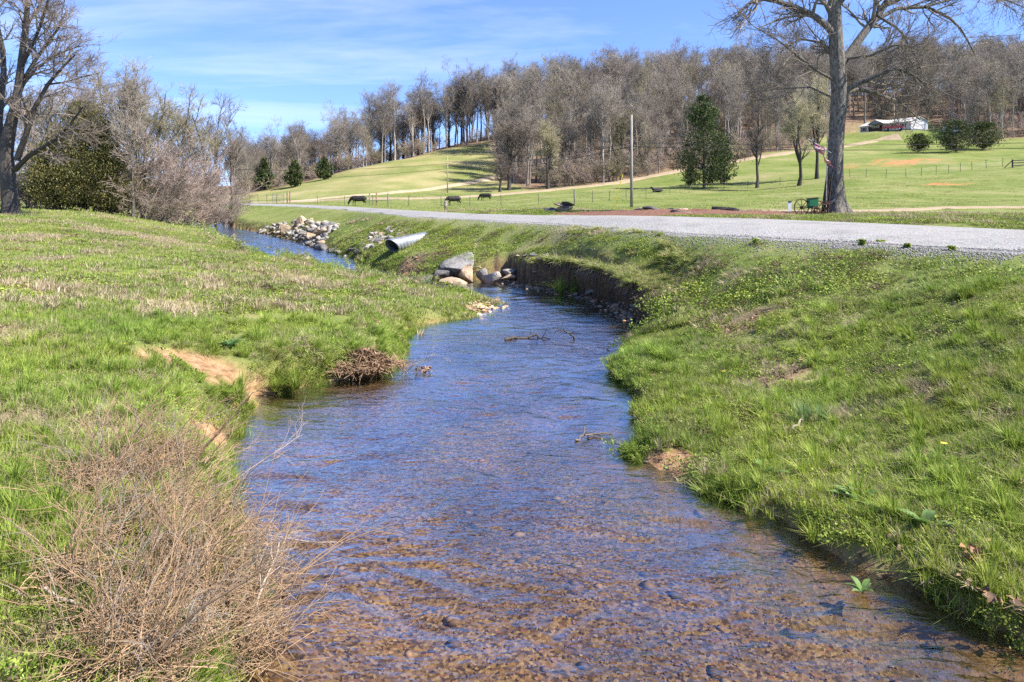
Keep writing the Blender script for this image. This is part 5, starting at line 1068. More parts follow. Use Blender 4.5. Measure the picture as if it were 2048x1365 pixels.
# cloth: hoist along the staff, bunched and blown back against the trunk
NU, NV = 40, 22; uu, vv = np.meshgrid(np.linspace(0, 1, NU), np.linspace(0, 1, NV), indexing='ij')
A1, A0 = np.array(tuple((f1 - f0) * .94)), np.array(tuple((f1 - f0) * .12)); ho = A1 + (A0 - A1) * (.35 * vv + .65 * uu)[..., None]
drop = (.22 + .52 * uu ** .8) * vv ** .9
Vf = ho + np.stack([.05 * np.sin(9 * uu + 5 * vv) + .16 * uu * vv, -.09 * np.sin(13 * vv + 6 * uu) * (.4 + uu) - .1 * uu, -drop + .05 * np.sin(8 * vv + 7 * uu) * uu], -1)
obj('cloth', mesh_np('cloth', Vf.reshape(-1, 3), gridf(NU, NV), M['flag'], {'cloth': ('FLOAT_VECTOR', np.stack([uu, vv, 0 * uu], -1))}, smooth=True), fl).modifiers.new('thick', 'SOLIDIFY').thickness = .004
tag(fl, 'crumpled stars and stripes flag on a slanting staff by the trunk', 'flag')
# old seed planter
pc = pt(1625, 431, -1.2); pc.z = Hz(pc.x, pc.y); pl = empty('seed_planter', pc, 0); u_ = pc.y / FPX
def wheel(c_, R, ry, nsp=8):
    V = []; mb = MB(); pts = [(c_[0] + R * math.cos(a) * math.cos(ry), c_[1] + R * math.cos(a) * math.sin(ry), c_[2] + R * math.sin(a)) for a in np.linspace(0, 2 * math.pi, 29)]
    mb.tube(pts, .022, 6, False); me = mb.build('wheel', M['rust'], pl, smooth=True)
    hb = MB(); hb.tube([(c_[0] + .06 * math.sin(ry), c_[1] - .06 * math.cos(ry), c_[2]), (c_[0] - .06 * math.sin(ry), c_[1] + .06 * math.cos(ry), c_[2])], .05, 10); hb.build('hub', M['rust'], me)
    for k in range(nsp):
        a = 2 * math.pi * k / nsp; sb = MB(); sb.bar(c_, (c_[0] + R * math.cos(a) * math.cos(ry), c_[1] + R * math.cos(a) * math.sin(ry), c_[2] + R * math.sin(a)), .018); sb.build('spoke', M['rust'], me)
wheel((-22 * u_, 0, 17 * u_), 17 * u_, .3); wheel((18 * u_, .35, 15 * u_), 15 * u_, .3); wheel((2 * u_, -.2, 9 * u_), 9 * u_, .2, 6)
hp = MB(); hw, hd = 8.5 * u_, .16
hp.add([(-hw * .8, -hd * .8, 15 * u_), (hw * .8, -hd * .8, 15 * u_), (hw * .8, hd * .8, 15 * u_), (-hw * .8, hd * .8, 15 * u_), (-hw, -hd, 20 * u_), (hw, -hd, 20 * u_), (hw, hd, 20 * u_), (-hw, hd, 20 * u_), (-hw, -hd, 34 * u_), (hw, -hd, 36 * u_), (hw, hd, 36 * u_), (-hw, hd, 34 * u_)], [(3, 2, 1, 0), (0, 1, 5, 4), (1, 2, 6, 5), (2, 3, 7, 6), (3, 0, 4, 7), (4, 5, 9, 8), (5, 6, 10, 9), (6, 7, 11, 10), (7, 4, 8, 11), (8, 9, 10, 11)])
hop = hp.build('seed_hopper', M['green_paint'], pl); hl = MB(); hl.add([(-hw * 1.1, -hd * 1.1, 34.4 * u_), (hw * 1.1, -hd * 1.1, 36.4 * u_), (hw * 1.1, hd * 1.1, 36.4 * u_), (-hw * 1.1, hd * 1.1, 34.4 * u_), (-hw * 1.1, -hd * 1.1, 35.4 * u_), (hw * 1.1, -hd * 1.1, 37.4 * u_), (hw * 1.1, hd * 1.1, 37.4 * u_), (-hw * 1.1, hd * 1.1, 35.4 * u_)], [(3, 2, 1, 0), (4, 5, 6, 7), (0, 1, 5, 4), (1, 2, 6, 5), (2, 3, 7, 6), (3, 0, 4, 7)]); hl.build('lid', M['rust'], hop)
for a, b_ in (((-24, 0, 14), (46, .3, 26)), ((-20, .2, 18), (44, .4, 27)), ((10, 0, 30), (50, .1, 29)), ((20, 0, 8), (8, 0, 20)), ((30, .1, 6), (22, .1, 22)), ((-4, -.1, 4), (6, 0, 16)), ((40, 0, 8), (30, .1, 25)), ((12, -.2, 3), (34, -.1, 20)), ((24, -.1, 14), (32, -.2, 20))):
    mb = MB(); mb.bar((a[0] * u_, a[1], a[2] * u_), (b_[0] * u_, b_[1], b_[2] * u_), .04, .03); mb.build('frame_bar', M['rust'], pl)
mb = MB(); mb.bar((36 * u_, -.1, 28 * u_), (42 * u_, -.15, 34 * u_), .05); mb.build('handle', M['steel'], pl)
tag(pl, 'rusty antique seed planter with green hopper and spoked wheels', 'planter')

# ------------------------------------------------------------------ cattle
def cow(loc, face, label, h=1.38, lying=False, head_turn=0.0):
    """face: heading in radians; deep barrel, short neck, head down to graze, jointed legs fused into one skin"""
    s = h / 1.38; mb = MB(); dz = -.58 if lying else 0.0; ht = head_turn
    def limb_(pts, rad, sq=1.0, n_=12):
        k = len(mb.V); mb.tube([(x, y, z) for x, y, z in pts], rad, n_)
        if sq != 1.0:
            c_ = sum(p[2] for p in pts) / len(pts); mb.V[k:] = [(x, y * sq, z) for x, y, z in mb.V[k:]]
    limb_([(-1.02, 0, 1.08 + dz), (-.95, 0, 1.05 + dz), (-.75, 0, 1.03 + dz), (-.4, 0, .99 + dz), (0, 0, .97 + dz), (.35, 0, .98 + dz), (.62, 0, 1.02 + dz), (.78, 0, 1.04 + dz)], [.10, .24, .34, .37, .39, .38, .34, .2], .82, 16)
    nk = [(.6, 0, 1.08 + dz), (.9, 0, 1.0 + dz), (1.12, ht * .5, .74), (1.26, ht, .46), (1.36, ht * 1.3, .16)] if not lying else [(.6, 0, .55), (.88, 0, .70), (1.05, .05, .86), (1.25, .1, .82), (1.45, .14, .68)]
    limb_(nk, [.30, .24, .17, .135, .08])
    hx, hy, hz_ = nk[3]
    for sd_ in (-1, 1):
        limb_([(hx - .08, hy + sd_ * .08, hz_ + .1), (hx - .12, hy + sd_ * .24, hz_ + .13)], [.05, .04], 1.0, 8)
        if lying: limb_([(.6, sd_ * .2, .3), (.72, sd_ * .3, .12), (.4, sd_ * .36, .07)], [.12, .07, .06]); limb_([(-.7, sd_ * .22, .35), (-.4, sd_ * .38, .16), (-.75, sd_ * .42, .07)], [.2, .1, .06])
        else:
            st = .12 * sd_
            limb_([(.55, sd_ * .17, .95), (.57 + st, sd_ * .18, .62), (.58 + st, sd_ * .18, .36), (.57 + st, sd_ * .18, .03)], [.16, .10, .065, .07])
            limb_([(-.75, sd_ * .16, 1.0), (-.66 - st, sd_ * .18, .68), (-.86 - st, sd_ * .18, .42), (-.82 - st, sd_ * .18, .03)], [.22, .14, .07, .07])
    limb_([(-1.0, 0, 1.14 + dz), (-1.1, 0, .95 + dz), (-1.1, .02, max(.45 + dz, .1))], [.05, .035, .045], 1.0, 8)
    me = mb.mesh('cow_shape'); t = bpy.data.objects.new('cow_shape', me); COL.objects.link(t); rm_ = t.modifiers.new('remesh', 'REMESH'); rm_.mode = 'VOXEL'; rm_.voxel_size = .03; sm_ = t.modifiers.new('smooth', 'SMOOTH'); sm_.iterations = 4; sm_.factor = .5
    dg = bpy.context.evaluated_depsgraph_get(); m2 = bpy.data.meshes.new_from_object(t.evaluated_get(dg)); bpy.data.objects.remove(t); m2.materials.clear(); m2.materials.append(M['cow']); m2.polygons.foreach_set('use_smooth', np.ones(len(m2.polygons), bool))
    return tag(obj('cow', m2, None, loc, (0, 0, face), s), label, 'cow', 'black cattle')
cow(hit(717, 412, 60), math.pi + .15, 'black cow grazing beside the orange brace post')
cow(hit(907, 411.5, 60), math.pi + .3, 'black cow grazing behind the stout post stub', 1.3, head_turn=.1)
cow(hit(971, 402.5, 60), math.pi - .1, 'smaller black cow grazing farthest up the pasture', 1.15)
cow(hit(1314, 385, 60), math.pi + .2, 'black calf lying in the cedar shade', 1.2, True)

# ------------------------------------------------------------------ the white house and red pickup on the hill
HD = 205.0; hc = Vector((PADS[0][0], PADS[0][1], PADS[0][2] - .05)); hz = hc.z
house = empty('farm_house', hc, math.radians(-52.0 + 90 - 52)); hu = 1.0
# local axes: x along the long front, -y out of the front
ang = math.atan2(.916, -.40) ; house.rotation_euler = (0, 0, math.radians(-66.4)); house.scale = (.93, .93, .93)
LX, LY, WH, RH = 18.0, 7.6, 3.1, 4.5; B0 = .75
mb = MB(); mb.box((0, 0, B0 / 2 - 1.6), (LX - .1, LY - .1, B0 + 3.2)); mb.build('skirting', M['skirt'], house)
mb = MB(); mb.box((0, 0, (B0 + WH) / 2), (LX, LY, WH - B0)); mb.add([(-LX / 2, -LY / 2, WH), (-LX / 2, LY / 2, WH), (-LX / 2, 0, RH), (LX / 2, -LY / 2, WH), (LX / 2, LY / 2, WH), (LX / 2, 0, RH)], [(0, 2, 1), (3, 4, 5)]); mb.build('wall', M['siding'], house)
def slope(y0, z0, y1, z1, x0, x1, t=.12): 
    mb = MB(); mb.add([(x0, y0, z0), (x1, y0, z0), (x1, y1, z1), (x0, y1, z1), (x0, y0, z0 + t), (x1, y0, z0 + t), (x1, y1, z1 + t), (x0, y1, z1 + t)], [(0, 3, 2, 1), (4, 5, 6, 7), (0, 1, 5, 4), (1, 2, 6, 5), (2, 3, 7, 6), (3, 0, 4, 7)]); return mb
rf_ = slope(-LY / 2 - .45, WH - .13, -.003, RH + .02, -LX / 2 - .35, LX / 2 + .35).build('roof', M['shingle'], house); slope(LY / 2 + .45, WH - .13, .003, RH + .02, -LX / 2 - .35, LX / 2 + .35).build('roof_slope', M['shingle'], rf_)
for x in (-7.6, -4.9, 4.0, 6.4):
    wd = MB().box((x, -LY / 2 - .03, 2.0), (1.3, .08, 1.3)).build('window', M['white_paint'], house); MB().box((x, -LY / 2 - .06, 2.0), (1.05, .06, 1.1)).build('pane', M['window_dark'], wd); MB().box((x - .80, -LY / 2 - .04, 2.0), (.28, .07, 1.3)).build('shutter', M['dark_wood'], wd); MB().box((x + .80, -LY / 2 - .04, 2.0), (.28, .07, 1.3)).build('shutter', M['dark_wood'], wd)
dr = MB().box((-1.2, -LY / 2 - .03, 1.75), (1.0, .08, 2.1)).build('door', M['dark_wood'], house); MB().box((-.85, -LY / 2 - .1, 1.7), (.06, .06, .1)).build('handle', M['chrome'], dr)
po = MB().box((-.8, -LY / 2 - 1.5, B0 - .06), (4.8, 3.0, .14)).build('porch_deck', M['dark_wood'], house)
for x in (-3.1, -.8, 1.5): MB().box((x, -LY / 2 - 2.9, 1.85), (.14, .14, 2.35)).build('porch_post', M['dark_wood'], po)
MB().box((-.8, -LY / 2 - 2.9, 1.3), (4.6, .08, .9)).build('railing', M['dark_wood'], po)
pr = MB(); y0, y1 = -LY / 2 - 3.3, -.8
for sx in (-1, 1):
    pr.add([(-.8 + sx * 2.8, y0, 2.95), (-.8, y0, 4.25), (-.8, y1, 4.25), (-.8 + sx * 2.8, y1, 2.95), (-.8 + sx * 2.8, y0, 3.08), (-.8, y0, 4.38), (-.8, y1, 4.38), (-.8 + sx * 2.8, y1, 3.08)], [(0, 1, 2, 3), (7, 6, 5, 4), (0, 4, 5, 1), (3, 2, 6, 7), (0, 3, 7, 4)])
pr.build('porch_roof', M['shingle'], house); g2 = MB(); g2.add([(-3.2, y0 + .25, 3.0), (1.6, y0 + .25, 3.0), (-.8, y0 + .25, 4.2), (-3.2, y0 + .33, 3.0), (1.6, y0 + .33, 3.0), (-.8, y0 + .33, 4.2)], [(0, 1, 2), (5, 4, 3)]); g2.build('porch_gable', M['skirt'], house)
tag(house, 'long white farmhouse with porch on the hillside below the wood', 'house')
_td = hc.y - 11.0; tk_p = Vector(((1787 - 1024) / FPX * _td, _td, 0)); tk_p.z = Hz(tk_p.x, tk_p.y); tk = empty('pickup_truck', tk_p, math.radians(-38))
prof = [(-2.6, .55), (-2.6, 1.12), (-.55, 1.15), (-.45, 1.75), (.75, 1.78), (1.25, 1.18), (2.45, 1.05), (2.6, .85), (2.6, .5)]
def ext(prof, w, mat, name, parent, y=0):
    n_ = len(prof); mb = MB(); mb.add([(x, y - w / 2, z) for x, z in prof] + [(x, y + w / 2, z) for x, z in prof], [tuple(range(n_)), tuple(range(2 * n_ - 1, n_ - 1, -1))] + [(i, i + n_, (i + 1) % n_ + n_, (i + 1) % n_) for i in range(n_)]); return mb.build(name, mat, parent)
ext(prof, 1.85, M['red_paint'], 'body', tk); ext([(-.40, 1.2), (-.33, 1.66), (.68, 1.68), (1.05, 1.2)], 1.88, M['window_dark'], 'side_glass', tk)
for x in (-1.65, 1.65):
    for y in (-.88, .88):
        wh = MB(); wh.tube([(x, y - .12, .38), (x, y + .12, .38)], .38, 16); w_ = wh.build('wheel', M['tyre'], tk); hb = MB(); hb.tube([(x, y - .13, .38), (x, y + .13, .38)], .2, 12); hb.build('rim', M['chrome'], w_)
for y in (-.65, .65): MB().box((2.6, y, .85), (.06, .35, .18)).build('headlight', M['white_paint'], tk)
MB().box((2.62, 0, .55), (.1, 1.8, .18)).build('bumper', M['chrome'], tk)
tag(tk, 'red pickup truck parked before the white house', 'truck')
vp = hit(1905, 268, 150); vn = empty('parked_van', vp + Vector((0, 0, 0)), math.radians(-30)); ext([(-2.4, .45), (-2.4, 1.95), (.9, 2.0), (1.6, 1.25), (2.4, 1.1), (2.45, .45)], 1.9, M['white_paint'], 'body', vn); ext([(-1.9, 1.3), (-1.9, 1.75), (.8, 1.8), (1.3, 1.3)], 1.92, M['window_dark'], 'side_glass', vn)
for x in (-1.5, 1.5):
    for y in (-.9, .9): wh = MB(); wh.tube([(x, y - .12, .36), (x, y + .12, .36)], .36, 14); wh.build('wheel', M['tyre'], vn)
tag(vn, 'white vehicle half hidden behind the brush right of the house', 'vehicle')
sh_p = hit(1018, 252, 150); hs = empty('hilltop_house', sh_p, math.radians(-12)); MB().box((0, 0, 1.4), (9, 6, 2.8)).build('wall', M['skirt'], hs); r_ = MB(); r_.add([(-5, -3.5, 2.7), (5, -3.5, 2.7), (5, 0, 4.4), (-5, 0, 4.4), (5, 3.5, 2.7), (-5, 3.5, 2.7)], [(0, 1, 2, 3), (3, 2, 4, 5), (0, 3, 5), (1, 4, 2)]); r_.build('roof', M['shingle'], hs)
for x in (-2.5, 2.5): MB().box((x, -3.02, 1.5), (1.2, .08, 1.2)).build('window', M['window_dark'], hs)
tag(hs, 'small grey roofed house among the trees on the hilltop', 'house')

# ------------------------------------------------------------------ brush, debris and plants on the banks
def canes(n_, bases, L, dirm, r, K=7, arch=-.12, wob=.09, spread=.45, sub=6, subL=.3, g=rng, rsub=.0018):
    b0 = bases[g.integers(0, len(bases), n_)] + g.normal(0, .1, (n_, 3)) * np.array([1, 1, 0]); d = unit(np.array([dirm]) + g.normal(0, spread, (n_, 3)) * np.array([1, 1, .5])); ln = L * g.uniform(.4, 1.15, n_); p = np.empty((n_, K, 3)); p[:, 0] = b0
    for k in range(1, K): d = unit(d + g.normal(0, wob, (n_, 3)) + np.array([[0, 0, arch]])); p[:, k] = p[:, k - 1] + d * (ln / (K - 1))[:, None]
    R = (r * g.uniform(.5, 1.2, n_))[:, None] * np.linspace(1, .35, K)[None]
    a, ra = grow(p, R, sub, .25, 1, 38, subL, .6, 4, .12, .04, rsub, .6, .3, g); return [(p, R, 4), (a, ra, 3)]
bg = np.random.default_rng(77); gb_ = []
for px, py in ((180, 920), (260, 900), (330, 960), (400, 1000), (260, 1020), (350, 1080), (430, 1120), (280, 1150), (380, 1200), (450, 1250), (300, 1290), (420, 1340), (200, 1240), (220, 1340), (480, 1180), (150, 1120), (470, 1060), (340, 870)):
    h_ = hit(px, min(py + 60, 1360)); gb_.append((h_.x, h_.y, max(h_.z, .02)))
gb_ = np.array(gb_); bo = Vector(tuple(gb_.mean(0))); br = empty('dry_bramble', bo)
near_w = gb_[gb_[:, 0] > gb_[:, 0].mean()]
parts = canes(34, gb_, .8, (.35, .1, .9), .0075, arch=-.10, spread=.5, sub=5, subL=.3, g=bg) + canes(380, gb_, .75, (.15, .0, 1), .0035, arch=-.10, spread=.45, sub=6, subL=.22, g=bg) + canes(75, near_w, .52, (.9, .25, .75), .0035, arch=-.05, spread=.35, sub=7, subL=.26, g=bg)
pk_ = canes(150, gb_, .7, (.2, .0, 1), .0035, arch=-.12, spread=.55, sub=6, subL=.22, g=bg); v, f = jointubes(pk_); obj('dark_canes', mesh_np('dark_canes', v - np.array(bo), f, M['twig_grey'], smooth=True), br)['kind'] = 'stuff'
v, f = jointubes(parts); obj('canes', mesh_np('canes', v - np.array(bo), f, M['twig_tan'], smooth=True), br)['kind'] = 'stuff'
n_ = 2600; i_ = bg.integers(0, len(gb_), n_); p0 = gb_[i_] + bg.normal(0, .14, (n_, 3)) * np.array([1, 1, 0]) + np.array([0, 0, 1]) * bg.uniform(.0, .16, (n_, 1)); dd = unit(bg.normal(0, 1, (n_, 3)) * np.array([1, 1, .3])) * bg.uniform(.12, .35, (n_, 1))
st_ = np.stack([p0 - dd / 2, p0 + bg.normal(0, .012, (n_, 3)), p0 + dd / 2], 1); v, f = tubes(st_, np.full((n_, 3), .0026), 3); obj('thatch', mesh_np('thatch', v - np.array(bo), f, M['twig_tan'], smooth=True), br)['kind'] = 'stuff'
tag(br, 'dense tan bramble of dry stems hanging over the near left bank', 'bramble')
LV = joinp(leaves(1, .0, .11, .0, [(.46, .26, .12)], .4, 0, .9, .15)); 
def big_leaf(seed):
    g = np.random.default_rng(seed); n_ = 18; a = np.linspace(0, 2 * math.pi, n_, endpoint=False); r = .5 + .28 * np.cos(5 * a) * (np.cos(a) > -.6) + g.normal(0, .05, n_); V = np.concatenate([[[0, 0, .08]], np.stack([r * np.cos(a), r * np.sin(a), .22 * np.sin(2 * a + seed) + g.normal(0, .05, n_)], -1)]); F = np.array([(0, i + 1, (i + 1) % n_ + 1) for i in range(n_)]); c_ = np.repeat(cols(1, [(.42, .22, .10), (.36, .17, .08), (.5, .3, .15)], .2), n_ + 1, 0)
    return mesh_np('leaf_blade', V, F, M['deadleaf'], {'tint': ('FLOAT_COLOR', c_)}, smooth=True)
BL = [big_leaf(i) for i in range(4)]
for i, (px, py, up, lab) in enumerate(((418, 1240, .12, None), (440, 1270, .1, None), (405, 1285, .08, None), (430, 1310, .08, None), (455, 1225, .14, None), (565, 1190, .25, 'curled brown leaf caught on a twig over the water'), (470, 1200, .15, None), (390, 1225, .1, None), (445, 1330, .06, None))):
    h_ = hit(min(px, 470), min(py + 30, 1360)); p = P(px, py, h_.y); o_ = obj('dead_leaf', BL[i % 4], None, p, (random.uniform(.3, 1.4), random.uniform(-.6, .6), random.uniform(0, 6)), random.uniform(.06, .085)); tag(o_, lab or 'large rusty dead leaf snagged low in the dry bramble', 'leaf', 'dead leaves in the bramble')
def branch(pts, r0, r1, mat, label, sub=4, subL=.3, seed=1, name='fallen_branch'):
    """pts: world points"""
    g = np.random.default_rng(seed); q, R = resample([tuple(p) for p in pts], np.linspace(r0, r1, len(pts)), 10); o0 = q[0].copy(); q = q - o0; q[1:-1] += g.normal(0, r0 * .8, (8, 3)); a, ra = grow(q[None], R[None], sub, .25, 1, 40, subL, .55, 5, .14, .05, .002, .5, .2, g); b_, rb = grow(a, ra, 3, .2, 1, 40, subL * .5, .6, 4, .15, .0, .0018, .6, .2, g)
    e = empty(name, tuple(o0)); v, f = tubes(q[None], R[None], 7); obj('stem', mesh_np('stem', v, f, mat, smooth=True), e); v, f = jointubes([(a, ra, 4), (b_, rb, 3)]); obj('twigs', mesh_np('twigs', v, f, mat, smooth=True), e); return tag(e, label, 'branch')
branch([P(460, 1370, 3.7), P(500, 1240, 3.85), P(530, 1160, 4.0), P(558, 1085, 4.2)], .011, .005, M['stick'], 'pale straight stick leaning out of the bramble over the water', 5, .2, 3)
branch([P(90, 1175, 3.5), P(200, 1240, 3.5), P(275, 1320, 3.45), P(300, 1375, 3.4)], .010, .007, M['stick'], 'bent brown stick lying across the dry grass by the bramble', 3, .15, 5)
branch([P(420, 1180, 4.0), P(500, 1215, 4.1), P(570, 1290, 4.0), P(605, 1340, 3.85)], .007, .004, M['stick'], 'thin forked branch dangling from the bramble into the water', 5, .25, 8)
branch([P(380, 870 + 120, 5.4), P(470, 960, 5.6), P(560, 900, 5.9), P(605, 870, 6.2)], .006, .002, M['twig_pink'], 'slender reddish cane arching over the water from the bramble', 9, .35, 9)
branch([P(430, 1060, 4.9), P(540, 1070, 5.0), P(640, 1085, 5.0), P(690, 1085, 5.1)], .006, .002, M['twig_pink'], 'long bare cane reaching low across the water', 9, .3, 10)
w0 = G(805, 750, 0); branch([w0, P(820, 735, w0.y), P(845, 722, w0.y), P(870, 708, w0.y)], .010, .004, M['stick'], 'pale twig standing in the water beside the debris drift', 4, .3, 12)
w0 = G(1148, 678, .01); branch([w0, P(1135, 665, w0.y), P(1120, 660, w0.y), P(1108, 668, w0.y)], .018, .006, M['bark_dark'], 'dark curved branch sticking out of the creek midstream', 3, .25, 13)
w0 = G(1150, 880, .015); branch([w0, G(1180, 870, .03), G(1215, 868, .02), G(1225, 870, .02)], .012, .006, M['twig_dark'], 'dark snagged twig near the right spit', 6, .15, 14)
w0 = G(1010, 680, .01); branch([w0, G(1040, 676, .02), G(1070, 674, .02), G(1100, 678, .01)], .03, .012, M['bark_dark'], 'dark sunken log breaking the water midstream', 4, .2, 15)
s0 = hit(1585, 870); branch([s0 + Vector((0, 0, .05)), hit(1600, 858) + Vector((0, 0, .07)), hit(1612, 846) + Vector((0, 0, .08))], .014, .010, M['stick'], 'pale broken stick lying on the right bank grass', 2, .06, 16)
# debris drift on the left bank
dc = hit(728, 738); dr_ = empty('debris_drift', (dc.x, dc.y, max(dc.z, 0))); n_ = 900; th_ = bg.uniform(0, 6.28, n_); rr2 = np.sqrt(bg.uniform(0, 1, n_)); wob_ = 1 + .35 * np.sin(th_ * 3 + 1) + .2 * np.sin(th_ * 5); c_ = np.stack([.42 * wob_ * rr2 * np.cos(th_), .3 * wob_ * rr2 * np.sin(th_), .24 * (1 - rr2 ** 1.3) * bg.uniform(.2, 1, n_) + .02], -1); dd = unit(bg.normal(0, 1, (n_, 3)) * np.array([1, .8, .5])) * bg.uniform(.05, .22, (n_, 1))
v, f = tubes(np.stack([c_ - dd, c_ + bg.normal(0, .01, (n_, 3)), c_ + dd], 1), np.full((n_, 3), .004) * bg.uniform(.5, 1.8, (n_, 1)), 3); obj('twigs', mesh_np('twigs', v, f, M['twig_tan'], smooth=True), dr_)['kind'] = 'stuff'
n_ = 700; lv = leaves(n_, .4, .07, .02, DEADL, .9, 0, .6, .15); cen = np.repeat(np.stack([.42 * np.sqrt(bg.uniform(0, 1, n_)) * np.cos(bg.uniform(0, 6.28, n_)), .3 * np.sqrt(bg.uniform(0, 1, n_)) * np.sin(bg.uniform(0, 6.28, n_)), np.zeros(n_)], -1), 4, 0); pl_ = lv[0]; q2 = (pl_[:, 0] / .45) ** 2 + (pl_[:, 1] / .36) ** 2; pl_[:, 1] *= .72; pl_[:, 2] += .26 * np.clip(1 - np.repeat(q2.reshape(-1, 4).mean(1), 4), 0, 1)
obj('dead_leaves', mesh_np('dead_leaves', pl_, lv[1], M['deadleaf'], {'tint': ('FLOAT_COLOR', lv[2])}), dr_)['kind'] = 'stuff'
mbd = MB(); 
tag(dr_, 'brown drift of flood debris leaves and twigs on the left bank', 'debris')
d2 = G(848, 742, .02); dl = leaves(60, .12, .06, .05, DEADL, .9, 0, .6, .15); tag(obj('leaf_clump', mesh_np('leaf_clump', dl[0], dl[1], M['deadleaf'], {'tint': ('FLOAT_COLOR', dl[2])}), None, d2), 'small clump of wet brown leaves caught by the twig in the creek', 'leaves')
h_ = hit(1945, 1140); dl = leaves(46, .06, .055, .09, [(.34, .18, .09), (.26, .13, .07)], .9, 0, .7, .2); tag(obj('leaf_clump', mesh_np('leaf_clump', dl[0], dl[1], M['deadleaf'], {'tint': ('FLOAT_COLOR', dl[2])}), None, h_ + Vector((0, 0, .05))), 'crumpled reddish brown leaf bunch at the near right bank edge', 'leaves')
# tufts and broad-leaved plants
def tuft(px, py, n_, rad, h, label, pal=GREENS, w=.006, on_water=False):
    h_ = G(px, py, .02) if on_water else hit(px, py); b_ = blades(n_, rad, h, w, pal, 3, .75, 3); return tag(obj('grass_tuft', mesh_np('grass_tuft', b_[0], b_[1], M['blade'], {'tint': ('FLOAT_COLOR', b_[2])}), None, h_), label, 'grass tuft', 'tall grass tufts')
_g = np.random.default_rng(19); nh = 420; ii = _g.integers(0, 90, nh); hp_ = LIP[ii, 3] + np.concatenate([_g.normal(0, .05, (nh, 2)), np.full((nh, 1), -.02)], 1)
pr_ = np.empty((nh, 5, 3)); pr_[:, 0] = hp_; dh = np.concatenate([-_nn[ii] * .25, np.full((nh, 1), -.6)], 1) + _g.normal(0, .25, (nh, 3))
for k in range(1, 5): dh = unit(dh + _g.normal(0, .2, (nh, 3)) + np.array([[0, 0, -.3]])); pr_[:, k] = pr_[:, k - 1] + dh * _g.uniform(.03, .12, (nh, 1))
v, f = tubes(pr_, np.full((nh, 5), .007) * np.linspace(1, .4, 5)[None], 3); tag(obj('hanging_roots', mesh_np('hanging_roots', v, f, M['twig_dark'], smooth=True)), 'fringe of dark roots hanging below the turf of the eroded bank', 'roots', kind='stuff')
bl_ = [blades(90, .16, .17, .009, GREENS + STRAWS, 3, 1.4, 2) for _ in range(3)]; gp = [proto('lip_patch', b_, M['blade']) for b_ in bl_]; NL = 1100; ii = _g.integers(0, 90, NL); rw = 3.2 * _g.uniform(0, 1, NL); r0_ = np.minimum(rw.astype(int), 3); fr_ = (rw - r0_)[:, None]; lp_ = LIP[ii, r0_] * (1 - fr_) + LIP[ii, r0_ + 1] * fr_ + np.concatenate([_g.normal(0, .06, (NL, 2)), np.zeros((NL, 1))], 1)
scatter('lip_grass', gp, lp_ + np.array([0, 0, .01]), np.stack([_g.normal(0, .25, NL), _g.normal(0, .25, NL), _g.uniform(0, 6.28, NL)], -1), _g.uniform(.5, 1.1, NL), _g.integers(0, 3, NL), 'grass fringe drooping over the eroded bank', 'grass')
tuft(1145, 580, 420, .5, .62, 'tall bright grass tuft growing at the foot of the eroded bank', w=.012)
tuft(1160, 588, 260, .35, .45, 'lower grass tuft beside the tall one under the eroded bank', w=.012)
tuft(1290, 720, 700, .42, .38, 'long drooping grass tussock on the right bank point', w=.008)
tuft(1245, 748, 260, .2, .22, 'small grass tuft in the water off the right bank point', w=.007)
tuft(600, 765, 500, .32, .34, 'thick grass tussock overhanging the left bank by the debris drift', w=.007)
tuft(555, 775, 380, .25, .3, 'short grass tussock on the left bank edge next to the dirt scar', w=.007)
tuft(470, 850, 420, .24, .32, 'bright grass tussock on the left bank below the dirt scar', w=.006)
tuft(430, 790, 420, .28, .28, 'grass tussock growing inside the dirt scar', w=.006)
tuft(1640, 850, 380, .24, .26, 'bluish grass tuft standing out on the right bank', [(.14, .22, .07), (.18, .26, .1)], .006)
tuft(1660, 1080, 300, .16, .22, 'spiky pale grass tuft drooping over the near right bank edge', w=.005)
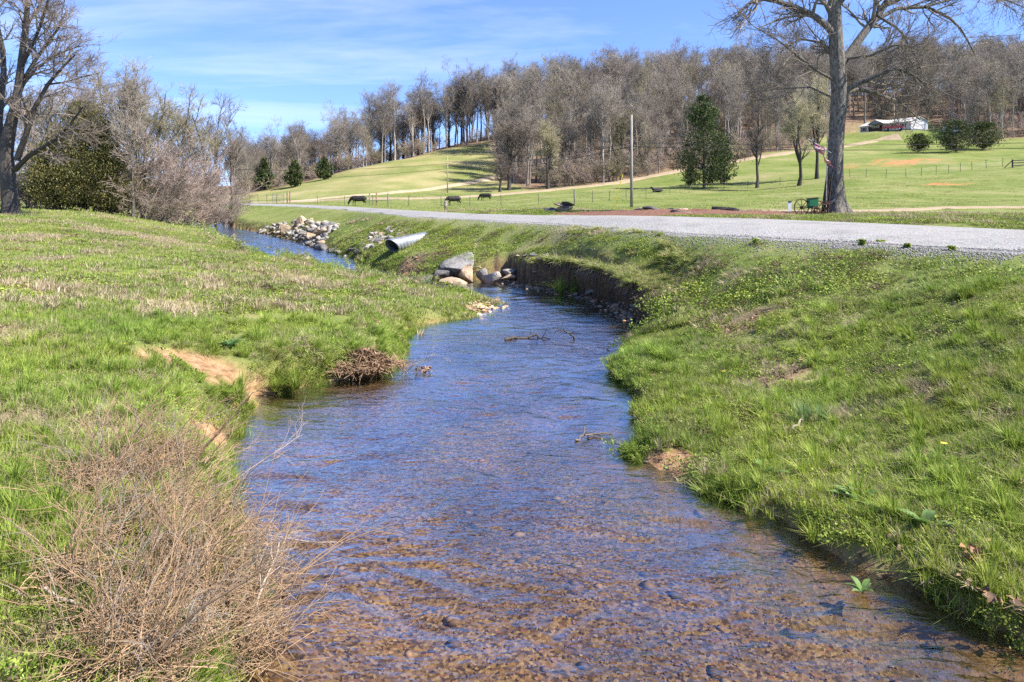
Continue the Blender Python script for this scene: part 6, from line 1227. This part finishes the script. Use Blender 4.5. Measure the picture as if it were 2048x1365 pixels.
def rosette(px, py, n_, L, label, col=((.14, .24, .06), (.18, .28, .09)), z=None, name='dock_plant'):
    h_ = G(px, py, z) if z is not None else hit(px, py); g = np.random.default_rng(int(px + py)); e = empty(name, h_ )
    for i in range(n_):
        a = 2 * math.pi * i / n_ + g.normal(0, .3); ln = L * g.uniform(.6, 1.1); k = np.linspace(0, 1, 6); w = ln * .16 * np.sin(np.pi * np.clip(k * .92 + .06, 0, 1)); el = g.uniform(.5, 1.2); out = ln * k * math.cos(el) * (1 + .2 * k); up = ln * (k * math.sin(el) - .35 * k ** 2.2); sx, sy = -math.sin(a), math.cos(a)
        c_ = np.stack([out * math.cos(a), out * math.sin(a), up + .01], -1); V = np.concatenate([c_ + np.stack([sx * w, sy * w, w * .35], -1), c_, c_ - np.stack([sx * w, sy * w, -w * .35], -1)]); F = np.array([(j + o_, j + 1 + o_, j + 7 + o_, j + 6 + o_) for o_ in (0, 6) for j in range(5)]); cc_ = np.repeat(cols(1, col, .15), 18, 0); obj('leaf', mesh_np('leaf', V, F, M['weed'], {'tint': ('FLOAT_COLOR', cc_)}, smooth=True), e)
    return tag(e, label, 'plant', 'broad leaved plants')
rosette(1716, 1010, 9, .26, 'broad leaved dock plant with a pale leaf on the right bank')
rosette(1535, 955, 8, .2, 'grey green dock plant near the spit on the right bank')
rosette(1850, 1060, 7, .22, 'dock plant with upright leaf nearer the right bank edge')
rosette(1725, 1190, 7, .15, 'young water plant standing in the shallows by the right bank', z=.0, name='water_plant')
rosette(458, 697, 14, .24, 'dark green leafy plant at the top of the dirt scar', ((.07, .14, .04), (.10, .18, .055)))
rosette(1500, 800, 10, .14, 'pale leafy weed on the right bank point', ((.22, .32, .1), (.26, .36, .12)))
def flower(px, py, label):
    h_ = hit(px, py); e = empty('dandelion', h_); mb = MB(); mb.tube([(0, 0, 0), (.005, 0, .07)], .003, 5); mb.build('stalk', M['green_paint'], e)
    mb = MB(); 
    for k in range(12): a = k * math.pi / 6; mb.add([(0, 0, .07), (.026 * math.cos(a - .2), .026 * math.sin(a - .2), .078), (.026 * math.cos(a + .2), .026 * math.sin(a + .2), .078)], [(0, 1, 2)])
    mb.build('bloom', M['yellow'], e); tag(e, label, 'flower', 'yellow dandelions')
flower(250, 700, 'single yellow dandelion in the grass left of the dirt scar'); flower(1888, 905, 'single yellow dandelion in the short grass at the right'); flower(1448, 755, 'yellow dandelion near the right bank point')
# weeds growing through the verge gravel
for i, (px, py) in enumerate(((1912, 500), (1760, 488), (1810, 497), (1505, 488), (1715, 490), (1318, 474))):
    h_ = hit(px, py, 6); b_ = leaves(260, .20, .05, .12, WEEDG, .8, 1); vw_ = tag(obj('verge_weed', mesh_np('verge_weed', b_[0], b_[1], M['weed'], {'tint': ('FLOAT_COLOR', b_[2])}), None, h_), 'green weed clump growing in the gravel at the road edge', 'weed', 'weeds in the road verge')
